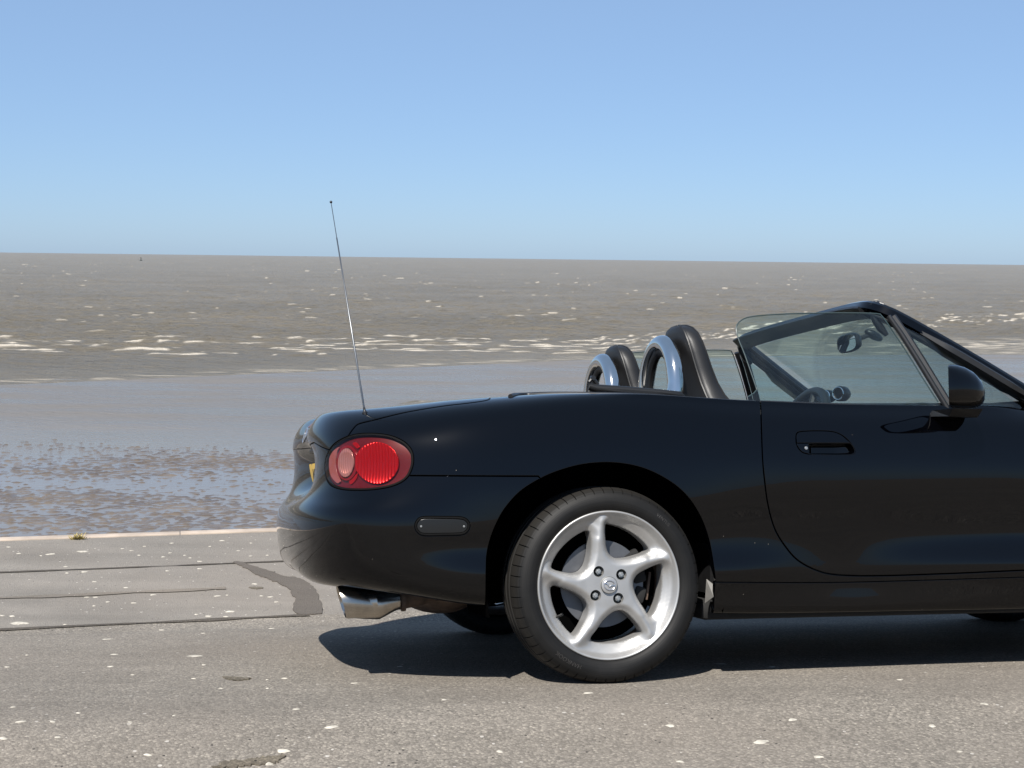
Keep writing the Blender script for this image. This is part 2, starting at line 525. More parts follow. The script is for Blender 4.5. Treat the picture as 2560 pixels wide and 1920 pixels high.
def asphalt_mat(name="worn_asphalt", mult=(0.91, 0.93, 0.98)):
    m, nt, b = nmat(name)
    geo = N(nt, "ShaderNodeNewGeometry")
    P = geo.outputs["Position"]
    def noise(scale, detail=4, rough=.6, vec=None):
        n = N(nt, "ShaderNodeTexNoise"); n.inputs["Scale"].default_value = scale
        n.inputs["Detail"].default_value = detail; n.inputs["Roughness"].default_value = rough
        L(nt, vec or P, n.inputs["Vector"]); return n.outputs["Fac"]
    def mrange(v, a, b_, c, d):
        n = N(nt, "ShaderNodeMapRange")
        for k, x in zip(("From Min", "From Max", "To Min", "To Max"), (a, b_, c, d)): n.inputs[k].default_value = x
        L(nt, v, n.inputs["Value"]); return n.outputs[0]
    def mixc(f, c1, c2, bt='MIX'):
        n = N(nt, "ShaderNodeMix", data_type='RGBA', blend_type=bt)
        if isinstance(f, float): n.inputs[0].default_value = f
        else: L(nt, f, n.inputs[0])
        for i, c in ((6, c1), (7, c2)):
            if isinstance(c, tuple): n.inputs[i].default_value = (*c, 1)
            else: L(nt, c, n.inputs[i])
        return n.outputs[2]
    # coordinate across the road to tell the coarse carriageway from the finer strip beside the wall
    dotn = N(nt, "ShaderNodeVectorMath", operation='DOT_PRODUCT')
    dotn.inputs[1].default_value = (E_B[0], E_B[1], 0)
    L(nt, P, dotn.inputs[0])
    bB = N(nt, "ShaderNodeMath", operation='SUBTRACT')
    L(nt, dotn.outputs["Value"], bB.inputs[0]); bB.inputs[1].default_value = float(CT[:2] @ E_B)
    strip = mrange(bB.outputs[0], 1.462, 1.468, 0, 1)
    vo = N(nt, "ShaderNodeTexVoronoi"); vo.inputs["Scale"].default_value = 140; L(nt, P, vo.inputs["Vector"])
    stone = N(nt, "ShaderNodeValToRGB")
    cr_ = stone.color_ramp
    cr_.elements[0].position = 0.0; cr_.elements[0].color = (0.1081, 0.0948, 0.0756, 1.0)
    cr_.elements[1].position = 1.0; cr_.elements[1].color = (0.4706, 0.414, 0.324, 1.0)
    e = cr_.elements.new(0.55); e.color = (0.2449, 0.2148, 0.1706, 1.0)
    e = cr_.elements.new(0.9); e.color = (0.3307, 0.2892, 0.2295, 1.0)
    wnz = N(nt, "ShaderNodeTexWhiteNoise"); L(nt, vo.outputs["Position"], wnz.inputs["Vector"])
    L(nt, wnz.outputs["Value"], stone.inputs[0])
    gapd = mrange(vo.outputs["Distance"], 0.25, 0.75, 1.0, 0.62)
    fine = noise(420, 3, .7)
    c1 = mixc(1.0, stone.outputs[0], mrangecol(nt, gapd), 'MULTIPLY')
    c1 = mixc(mrange(fine, .3, .7, .15, .6), c1, (0.2225, 0.1967, 0.1635))
    # smoother sandy strip
    c2 = mixc(mrange(noise(300, 4, .75), .35, .68, 0, 1), (0.1382, 0.1245, 0.1050), (0.2697, 0.2419, 0.2044))
    c2 = mixc(0.22, c2, c1)
    c = mixc(strip, c1, c2)
    # blotchy wear, tyre dirt
    blot = mrange(noise(1.3, 6, .6), .3, .7, .84, 1.12)
    c = mixc(1.0, c, mrangecol(nt, blot), 'MULTIPLY')
    vs = N(nt, "ShaderNodeMapping"); vs.inputs["Rotation"].default_value = (0, 0, -YAW); vs.inputs["Scale"].default_value = (0.35, 2.6, 1)
    L(nt, P, vs.inputs["Vector"])
    streak = mrange(noise(2.0, 5, .6, vs.outputs[0]), .3, .7, .88, 1.1)
    c = mixc(1.0, c, mrangecol(nt, streak), 'MULTIPLY')
    warm = mrange(noise(.8, 3, .5), .4, .65, 0, .35)
    c = mixc(warm, c, (0.2090, 0.1741, 0.1373))
    # white flecks: grit and small shell chips
    v2 = N(nt, "ShaderNodeTexVoronoi"); v2.inputs["Scale"].default_value = 34; L(nt, P, v2.inputs["Vector"])
    w2 = N(nt, "ShaderNodeTexWhiteNoise"); L(nt, v2.outputs["Position"], w2.inputs["Vector"])
    r2 = mrange(w2.outputs["Value"], .72, 1.0, 0.0, .20)
    n2 = N(nt, "ShaderNodeMath", operation='LESS_THAN'); L(nt, v2.outputs["Distance"], n2.inputs[0]); L(nt, r2, n2.inputs[1])
    c = mixc(n2.outputs[0], c, (0.4180, 0.3805, 0.3234))
    # darker dead pits
    v3 = N(nt, "ShaderNodeTexVoronoi"); v3.inputs["Scale"].default_value = 55; L(nt, P, v3.inputs["Vector"])
    w3 = N(nt, "ShaderNodeTexWhiteNoise"); L(nt, v3.outputs["Position"], w3.inputs["Vector"])
    r3 = mrange(w3.outputs["Value"], .8, 1.0, 0.0, .22)
    n3 = N(nt, "ShaderNodeMath", operation='LESS_THAN'); L(nt, v3.outputs["Distance"], n3.inputs[0]); L(nt, r3, n3.inputs[1])
    c = mixc(n3.outputs[0], c, (0.0405, 0.0355, 0.0305))
    c = mixc(1.0, c, mult, 'MULTIPLY')
    L(nt, c, b.inputs["Base Color"])
    b.inputs["Roughness"].default_value = 0.88
    b.inputs["Specular IOR Level"].default_value = 0.25
    hm = N(nt, "ShaderNodeMath", operation='MULTIPLY_ADD')
    L(nt, vo.outputs["Distance"], hm.inputs[0]); hm.inputs[1].default_value = -0.8; L(nt, fine, hm.inputs[2])
    bp = N(nt, "ShaderNodeBump"); bp.inputs["Strength"].default_value = 0.75; bp.inputs["Distance"].default_value = 0.0045
    L(nt, hm.outputs[0], bp.inputs["Height"])
    L(nt, bp.outputs[0], b.inputs["Normal"])
    return m
def mrangecol(nt, v):
    n = N(nt, "ShaderNodeCombineColor")
    for i in range(3): L(nt, v, n.inputs[i])
    return n.outputs[0]
M['asphalt'] = asphalt_mat()
M['tar'] = asphalt_mat("bitumen_patch", (0.47, 0.46, 0.47))
M['tarline'] = asphalt_mat("bitumen_joint", (0.36, 0.35, 0.345))
M['stainline'] = asphalt_mat("dust_joint", (0.80, 0.79, 0.79))
M['coping'] = simple("pale_pink_coping", (0.312, 0.258, 0.2098), 0.9, var=0.22, vscale=7, bump=0.6, bscale=90)
M['wallface'] = simple("sea_wall_concrete", (0.1373, 0.126, 0.1049), 0.9, var=0.25, vscale=2)
M['white'] = simple("bird_lime", (0.3432, 0.318, 0.2705), 0.9, var=0.3, vscale=50, bump=0.4)
M['darkstain'] = asphalt_mat("dark_stain", (0.56, 0.55, 0.52))

def build_ground():
    aa = np.concatenate([[-4000, -1500, -500, -150, -50, -20, -10], np.arange(-6, 6.01, .25), [10, 20, 50, 150, 500, 1500, 4000]])
    bb = np.concatenate([[-4000, -1500, -400, -100, -30, -12, -8, -6], np.arange(-4.5, -1.6, .3), np.arange(-1.6, 1.6, .05), [1.8, 2.2, 2.6, 3.0, EDGE_B]])
    A, B = np.meshgrid(aa, bb)
    Z = ground_z(A, B); X, Y = ab_world(A, B)
    nb, na = A.shape
    v = np.stack([X, Y, Z], -1).reshape(-1, 3)
    f = [(i * na + j, i * na + j + 1, (i + 1) * na + j + 1, (i + 1) * na + j) for i in range(nb - 1) for j in range(na - 1)]
    o = mesh_obj("promenade", v, f, M['asphalt']); tag(o, "worn grey-brown asphalt promenade the car is parked on", kind="structure")
    return o
prom = build_ground()

def ground_strip(name, b0, w, mat, a0, a1, wob, dz=0.004, seed=1):
    r = np.random.default_rng(seed); n = int((a1 - a0) / .06)
    v = []; f = []
    ph = r.uniform(0, 6.28, 6); fr = r.uniform(.6, 14, 6)
    for i in range(n + 1):
        a = a0 + (a1 - a0) * i / n
        c = sum(math.sin(fr[k] * a + ph[k]) / (1 + fr[k]) for k in range(3)) * wob
        hw = w * .5 * (1 + .35 * sum(math.sin(fr[k] * a * 1.7 + ph[k]) for k in range(3, 6)) / 2 + .25 * r.uniform(-1, 1))
        for s in (-1, 1): v.append(gpoint(a, b0 + c + s * hw, dz))
        if i: f.append((2 * i - 2, 2 * i, 2 * i + 1, 2 * i - 1))
    return mesh_obj(name, v, f, mat, prom)
# joints between the lanes of asphalt
ground_strip("bitumen_joint", 2.585, .022, M['tarline'], -25, 40, .008, seed=2)
ground_strip("bitumen_joint", 1.465, .034, M['tarline'], -25, -.66, .010, seed=3)
ground_strip("dust_joint", 2.04, .045, M['stainline'], -25, -1.0, .03, seed=4)

def ground_poly(name, pts_px, mat, dz, jag=0.0, thick=0.0, step=6, seed=1):
    r = np.random.default_rng(seed)
    c = catmull(pts_px, step, closed=True)
    P = np.array([gpx(*p) for p in c])
    if jag: P = P + r.normal(0, jag, P.shape)
    V, F, lp = fill2d(P, [], .06)
    v = [gpoint(a, b, dz) for a, b in V]
    f = [tuple(t) for t in F]
    # turned-down edge so that the patch has thickness
    n = len(v)
    for i in lp[0]: q = V[i]; v.append(gpoint(q[0], q[1], -0.002))
    m = len(lp[0])
    for k in range(m):
        f.append((lp[0][k], n + k, n + (k + 1) % m, lp[0][(k + 1) % m]))
    return mesh_obj(name, v, f, mat, prom, smooth=False)
k_ = 0.43399
def C6(l): return [(x * k_, 1280 + y * k_) for x, y in l]
ground_poly("bitumen_patch", C6([(1345, 292), (1385, 290), (1440, 308), (1510, 328), (1580, 350), (1640, 374), (1700, 380), (1760, 402), (1810, 440), (1836, 478), (1838, 500), (1856, 530), (1852, 585), (1800, 592), (1740, 594), (1690, 576), (1686, 545), (1700, 510), (1680, 475), (1665, 445), (1640, 430), (1590, 405), (1520, 380), (1465, 358), (1440, 335), (1400, 322)]), M['tar'], .005, jag=.004, seed=5)
ground_poly("dark_stain", C6([(1290, 952), (1350, 956), (1450, 962), (1400, 972), (1330, 970)]), M['darkstain'], .004, jag=.003, seed=8)
ground_poly("dark_stain", C6([(1235, 1475), (1330, 1445), (1430, 1432), (1560, 1412), (1650, 1408), (1600, 1440), (1520, 1460), (1400, 1472)]), M['darkstain'], .004, jag=.004, seed=9)
ground_poly("dark_stain", C6([(1435, 437), (1480, 433), (1520, 438), (1480, 446)]), M['darkstain'], .004, jag=.002, seed=10)

def splat(name, a, b, ra, rb, seed, mat=None, rot=0):
    r = np.random.default_rng(seed); n = 14
    rad = np.clip(1 + .36 * r.normal(size=n), .35, 1.7); rad = (rad + np.roll(rad, 1) * .35 + np.roll(rad, -1) * .35) / 1.7
    v = [gpoint(a, b, .0028)]; f = []
    for ring, dz in ((.7, .0025), (1.0, .0004)):
        for i in range(n):
            t = 2 * math.pi * i / n
            x, y = ra * rad[i] * ring * math.cos(t), rb * rad[i] * ring * math.sin(t)
            v.append(gpoint(a + x * math.cos(rot) - y * math.sin(rot), b + x * math.sin(rot) + y * math.cos(rot), dz))
    for i in range(n):
        j = (i + 1) % n
        f.append((0, 1 + i, 1 + j)); f.append((1 + i, 1 + n + i, 1 + n + j, 1 + j))
    return mesh_obj(name, v, f, mat or M['white'], prom)
# bird lime and trodden gum where it lies in the road (sight lines measured on the photograph)
SP = [(545, 402, 32), (728, 437, 36), (880, 478, 40), (495, 492, 44), (550, 492, 36), (770, 525, 36), (1250, 485, 52), (1310, 480, 26), (618, 519, 30), (540, 542, 24), (15, 598, 30), (70, 601, 46), (375, 649, 30), (620, 734, 66), (930, 681, 48), (1130, 591, 32), (1200, 601, 60), (1300, 604, 44), (1325, 574, 70), (1565, 672, 52), (660, 822, 60), (640, 892, 56), (1175, 882, 46), (1170, 700, 40), (110, 240, 40), (235, 253, 34), (290, 244, 70), (480, 228, 100), (380, 315, 34), (385, 352, 30), (485, 346, 50), (705, 212, 26), (800, 250, 28), (755, 223, 30), (830, 199, 26), (980, 236, 26), (940, 259, 30), (1065, 250, 28), (1095, 265, 30), (1148, 285, 46), (1370, 224, 36), (1445, 254, 30), (1540, 250, 26), (1210, 199, 24), (1280, 166, 40), (990, 180, 40), (1445, 180, 30), (50, 203, 36), (960, 340, 40), (1150, 327, 30), (1350, 297, 46), (1468, 415, 52), (1505, 484, 32), (1555, 490, 46), (1590, 519, 34), (1635, 388, 36), (1762, 524, 22), (1640, 960, 46), (2040, 988, 60), (1540, 968, 30), (1710, 1137, 66), (1905, 1240, 84), (855, 1402, 60), (1635, 1380, 96), (1520, 1445, 120), (745, 1212, 40), (75, 1126, 40), (120, 1210, 70), (450, 1160, 46), (330, 1300, 50), (40, 895, 40), (155, 826, 26), (765, 940, 34), (1115, 962, 34), (1395, 964, 80), (1270, 1018, 34), (1540, 1018, 40), (20, 1305, 60), (300, 1210, 60), (1000, 1175, 30), (1125, 830, 112), (125, 640, 140)]
for i, (x, y, w) in enumerate(SP):
    px, py = x * k_, 1280 + y * k_
    a, b = gpx(px, py)
    if b > EDGE_B - .03: continue
    D = math.hypot(*(np.array(ab_world(a, b)) - np.array(EYE[:2])))
    hw = w * k_ * .36 * D / FPX
    splat("bird_dropping", a, b, hw, hw * random.uniform(.55, .95), 100 + i, rot=random.uniform(-.5, .5))
SP2 = [(1980, 1800, 40), (1902, 1855, 64), (2050, 1893, 30), (1675, 1815, 34), (1470, 1733, 36), (1110, 1750, 22), (1950, 1925, 60), (1800, 1660, 40), (1930, 1668, 24), (1000, 1667, 26), (1480, 1662, 30), (2330, 1815, 26), (2460, 1760, 22), (2250, 1700, 24), (1700, 1905, 30), (2400, 1880, 22), (1250, 1880, 26)]
for i, (px, py, w) in enumerate(SP2):
    a, b = gpx(px, py); D = math.hypot(*(np.array(ab_world(a, b)) - np.array(EYE[:2])))
    hw = w * .36 * D / FPX
    splat("bird_dropping", a, b, hw, hw * random.uniform(.5, .9), 300 + i, rot=random.uniform(-.5, .5))

# coping stones and the face of the sea wall
def wall():
    root = bpy.data.objects.new("sea_wall", None); COL.objects.link(root)
    x, y = ab_world(0, EDGE_B); root.location = (x, y, Z_STRIP); root.rotation_euler = (0, 0, YAW)
    tag(root, "low pale coping along the promenade edge above the beach", "sea wall")
    me = MB(); me.box((0, .11, -2.56), (400, .2, 5.0)); me.build("wall_face", M['wallface'], root, smooth=False)
    base = None
    for i in range(-22, 30):
        a = i * 1.2
        m = MB(); m.box((0, 0, 0), (1.197, .085, .075), bev=.004)
        o = m.build("coping_stone", M['coping'], root)
        o.location = (a + .6, .044, -.030 + random.uniform(-.002, .002)); o.rotation_euler = (random.uniform(-.01, .01), 0, random.uniform(-.003, .003))
    return root
wall_root = wall()

# weed growing out of the joint at the coping
def weed():
    a, b = gpx(192, 1352); b = EDGE_B - .02
    root = bpy.data.objects.new("weed_tuft", None); COL.objects.link(root)
    root.location = gpoint(a, b)
    tag(root, "tiny dry yellow-green weed growing at the coping edge", "weed")
    m1, nt, bs = nmat("dry_weed"); bs.inputs["Base Color"].default_value = (0.30, 0.24, 0.08, 1); bs.inputs["Roughness"].default_value = .8
    mb = MB()
    r = random.Random(3)
    for i in range(60):
        t = r.uniform(0, 6.28); l = r.uniform(.02, .055); d = Vector((math.cos(t), math.sin(t), r.uniform(.2, 1.2))).normalized() * l
        s = Vector((-d.y, d.x, 0)).normalized() * .004
        c = Vector((r.uniform(-.03, .03), r.uniform(-.015, .015), 0))
        mb.add([c - s, c + s, c + d + s * .2, c + d - s * .2], [(0, 1, 2, 3)])
    mb.build("leaves", m1, root, smooth=False)
    ms = MB()
    for t in range(5): ms.tube([(0, 0, -.005), (.01 * math.cos(t * 1.3), .01 * math.sin(t * 1.3), .015), (.025 * math.cos(t * 1.3), .02 * math.sin(t * 1.3), .03)], [.0025, .002, .001], n=5)
    ms.build("stem", m1, root)
weed()

# ---- beach and sea
SEA_Z = 1.20 - 5.0
def fftnoise(nx, ny, dx, dy, fn, seed):
    r = np.random.default_rng(seed)
    w = r.normal(size=(ny, nx)); F = np.fft.rfft2(w)
    ky = np.fft.fftfreq(ny, dy)[:, None]; kx = np.fft.rfftfreq(nx, dx)[None, :]
    F *= fn(kx, ky); o = np.fft.irfft2(F, (ny, nx)); return o / o.std()
def sample(nf, dx, dy, x, y):
    ny, nx = nf.shape
    u = (x / dx) % nx; v = (y / dy) % ny
    i = np.floor(u).astype(int); j = np.floor(v).astype(int); fu, fv = u - i, v - j
    i1, j1 = (i + 1) % nx, (j + 1) % ny; i %= nx; j %= ny
    return (nf[j, i] * (1 - fu) + nf[j, i1] * fu) * (1 - fv) + (nf[j1, i] * (1 - fu) + nf[j1, i1] * fu) * fv

def mud_mat():
    m, nt, b = nmat("wet_mud")
    geo = N(nt, "ShaderNodeNewGeometry")
    n1 = N(nt, "ShaderNodeTexNoise"); n1.inputs["Scale"].default_value = 1.2; n1.inputs["Detail"].default_value = 7
    L(nt, geo.outputs["Position"], n1.inputs["Vector"])
    cr_ = N(nt, "ShaderNodeValToRGB")
    cr_.color_ramp.elements[0].position = .3; cr_.color_ramp.elements[0].color = (0.078, 0.06, 0.0444, 1.0)
    cr_.color_ramp.elements[1].position = .7; cr_.color_ramp.elements[1].color = (0.129, 0.1032, 0.078, 1.0)
    L(nt, n1.outputs["Fac"], cr_.inputs[0]); L(nt, cr_.outputs[0], b.inputs["Base Color"])
    b.inputs["Roughness"].default_value = 0.30
    b.inputs["Specular IOR Level"].default_value = 0.5
    n2 = N(nt, "ShaderNodeTexNoise"); n2.inputs["Scale"].default_value = 14; n2.inputs["Detail"].default_value = 5
    L(nt, geo.outputs["Position"], n2.inputs["Vector"])
    bp = N(nt, "ShaderNodeBump"); bp.inputs["Strength"].default_value = .6; bp.inputs["Distance"].default_value = .02
    L(nt, n2.outputs["Fac"], bp.inputs["Height"]); L(nt, bp.outputs[0], b.inputs["Normal"])
    return m
def film_mat():
    m, nt, b = nmat("thin_water_over_mud")
    geo = N(nt, "ShaderNodeNewGeometry")
    n1 = N(nt, "ShaderNodeTexNoise"); n1.inputs["Scale"].default_value = .30; n1.inputs["Detail"].default_value = 8
    ms = N(nt, "ShaderNodeMapping"); ms.inputs["Rotation"].default_value = (0, 0, -R(16)); ms.inputs["Scale"].default_value = (.45, 1.5, 1)
    L(nt, geo.outputs["Position"], ms.inputs["Vector"]); L(nt, ms.outputs[0], n1.inputs["Vector"])
    cr_ = N(nt, "ShaderNodeValToRGB")
    cr_.color_ramp.elements[0].position = .35; cr_.color_ramp.elements[0].color = (0.1255, 0.1128, 0.0991, 1.0)
    cr_.color_ramp.elements[1].position = .7; cr_.color_ramp.elements[1].color = (0.1469, 0.132, 0.1164, 1.0)
    L(nt, n1.outputs["Fac"], cr_.inputs[0]); L(nt, cr_.outputs[0], b.inputs["Base Color"])
    sy = N(nt, "ShaderNodeSeparateXYZ"); L(nt, geo.outputs["Position"], sy.inputs[0])
    rg = N(nt, "ShaderNodeMapRange"); rg.inputs["From Min"].default_value = 34; rg.inputs["From Max"].default_value = 44; rg.inputs["To Min"].default_value = .06; rg.inputs["To Max"].default_value = .30
    L(nt, sy.outputs["Y"], rg.inputs["Value"]); rn = N(nt, "ShaderNodeMath", operation='MULTIPLY'); L(nt, rg.outputs[0], rn.inputs[0])
    rm = N(nt, "ShaderNodeMapRange"); rm.inputs["From Min"].default_value = .35; rm.inputs["From Max"].default_value = .65; rm.inputs["To Min"].default_value = .45; rm.inputs["To Max"].default_value = 1.5
    L(nt, n1.outputs["Fac"], rm.inputs["Value"]); L(nt, rm.outputs[0], rn.inputs[1]); L(nt, rn.outputs[0], b.inputs["Roughness"])
    b.inputs["Specular IOR Level"].default_value = 0.35
    b.inputs["IOR"].default_value = 1.33
    mp = N(nt, "ShaderNodeMapping"); mp.inputs["Rotation"].default_value = (0, 0, -R(12)); mp.inputs["Scale"].default_value = (1, 4.0, 1)
    L(nt, geo.outputs["Position"], mp.inputs["Vector"])
    n2 = N(nt, "ShaderNodeTexNoise"); n2.inputs["Scale"].default_value = 1.4; n2.inputs["Detail"].default_value = 8; n2.inputs["Roughness"].default_value = .6
    L(nt, mp.outputs[0], n2.inputs["Vector"])
    bp = N(nt, "ShaderNodeBump"); bp.inputs["Distance"].default_value = .16
    sg_ = N(nt, "ShaderNodeMapRange"); sg_.inputs["From Min"].default_value = 33; sg_.inputs["From Max"].default_value = 42; sg_.inputs["To Min"].default_value = .10; sg_.inputs["To Max"].default_value = 1.0
    L(nt, sy.outputs["Y"], sg_.inputs["Value"]); L(nt, sg_.outputs[0], bp.inputs["Strength"])
    L(nt, n2.outputs["Fac"], bp.inputs["Height"]); L(nt, bp.outputs[0], b.inputs["Normal"])
    return m
M['mud'] = mud_mat(); M['film'] = film_mat()

def shore_y(x):
    return np.interp(x, [-200, -60, -19, 4, 15, 28, 60, 200], [22, 36, 53, 70, 75, 78, 84, 100])
def build_mud():
    # real hummocks of mud standing out of a sheet of shallow water
    dx, dy = .055, .065
    xs = np.arange(-17, 17, dx); ys = np.arange(9.5, 41, dy)
    nx, ny = len(xs), len(ys)
    def fn(kx, ky):
        k = np.sqrt((kx * 1.0) ** 2 + (ky * .62) ** 2) + 1e-6
        return np.exp(-((np.log(k / 1.5)) ** 2) / 1.3)
    def fn2(kx, ky):
        k = np.sqrt((kx * 2.2) ** 2 + ky ** 2) + 1e-6; return np.exp(-((np.log(k / .16)) ** 2) / .8)
    h = fftnoise(nx, ny, dx, dy, fn, 3) * .012 + fftnoise(nx, ny, dx, dy, fn2, 5) * .006 + fftnoise(nx, ny, dx, dy, lambda kx, ky: np.exp(-((np.log((np.sqrt(kx ** 2 + ky ** 2) + 1e-6) / 4.5)) ** 2) / .6), 6) * .0035
    X, Y = np.meshgrid(xs, ys)
    bias = -.001 + .010 * (1 - sstep(Y, 13, 19)) - .008 * sstep(Y, 18, 34) - .05 * sstep(Y, 35.5, 39)
    Z = SEA_Z + h + bias
    f = np.arange(nx * ny).reshape(ny, nx)
    q = np.stack([f[:-1, :-1], f[:-1, 1:], f[1:, 1:], f[1:, :-1]], -1).reshape(-1, 4)
    me = bpy.data.meshes.new("mudflat")
    me.from_pydata(np.stack([X, Y, Z], -1).reshape(-1, 3).tolist(), [], q.tolist()); me.shade_smooth(); me.materials.append(M['mud'])
    o = bpy.data.objects.new("mudflat", me); COL.objects.link(o); tag(o, "rippled brown mud below the sea wall", kind="structure")
    xs = np.concatenate([[-4000, -1000, -300], np.arange(-200, 201, 4.0), [300, 1000, 4000]])
    v = [(x, 2, SEA_Z) for x in xs] + [(x, float(shore_y(x)) + 1.6, SEA_Z) for x in xs]; k = len(xs)
    o = mesh_obj("shallow_water", v, [(i, i + 1, k + i + 1, k + i) for i in range(k - 1)], M['film'], smooth=False); tag(o, "sheet of shallow grey water over the mud", kind="structure")
build_mud()

def shore_y(x):
    return np.interp(x, [-200, -60, -19, 4, 15, 28, 60, 200], [22, 36, 53, 70, 75, 78, 84, 100])
def sea_mat():
    m, nt, b = nmat("muddy_sea")
    geo = N(nt, "ShaderNodeNewGeometry")
    at_ = N(nt, "ShaderNodeAttribute"); at_.attribute_name = "foam_sheen"
    n1 = N(nt, "ShaderNodeTexNoise"); n1.inputs["Scale"].default_value = .05; n1.inputs["Detail"].default_value = 8; n1.inputs["Roughness"].default_value = .6
    L(nt, geo.outputs["Position"], n1.inputs["Vector"])
    cr_ = N(nt, "ShaderNodeValToRGB")
    cr_.color_ramp.elements[0].position = .35; cr_.color_ramp.elements[0].color = (0.1382, 0.1216, 0.0932, 1.0)
    cr_.color_ramp.elements[1].position = .68; cr_.color_ramp.elements[1].color = (0.1693, 0.1485, 0.1155, 1.0)
    L(nt, n1.outputs["Fac"], cr_.inputs[0])
    mx = N(nt, "ShaderNodeMix", data_type='RGBA')
    L(nt, at_.outputs["Fac"], mx.inputs[0]); L(nt, cr_.outputs[0], mx.inputs[6]); mx.inputs[7].default_value = (0.5806, 0.5248, 0.4392, 1.0)
    L(nt, mx.outputs[2], b.inputs["Base Color"])
    b.inputs["IOR"].default_value = 1.33
    b.inputs["Specular IOR Level"].default_value = 0.22
    rr = N(nt, "ShaderNodeMapRange"); rr.inputs["To Min"].default_value = .36; rr.inputs["To Max"].default_value = .9
    L(nt, at_.outputs["Fac"], rr.inputs["Value"]); L(nt, rr.outputs[0], b.inputs["Roughness"])
    mp = N(nt, "ShaderNodeMapping"); mp.inputs["Scale"].default_value = (1, 2.6, 1); L(nt, geo.outputs["Position"], mp.inputs["Vector"])
    n2 = N(nt, "ShaderNodeTexNoise"); n2.inputs["Scale"].default_value = .42; n2.inputs["Detail"].default_value = 10; n2.inputs["Roughness"].default_value = .72
    L(nt, mp.outputs[0], n2.inputs["Vector"])
    bp = N(nt, "ShaderNodeBump"); bp.inputs["Strength"].default_value = 1.0; bp.inputs["Distance"].default_value = .85
    L(nt, n2.outputs["Fac"], bp.inputs["Height"]); L(nt, bp.outputs[0], b.inputs["Normal"])
    return m
M['sea'] = sea_mat()

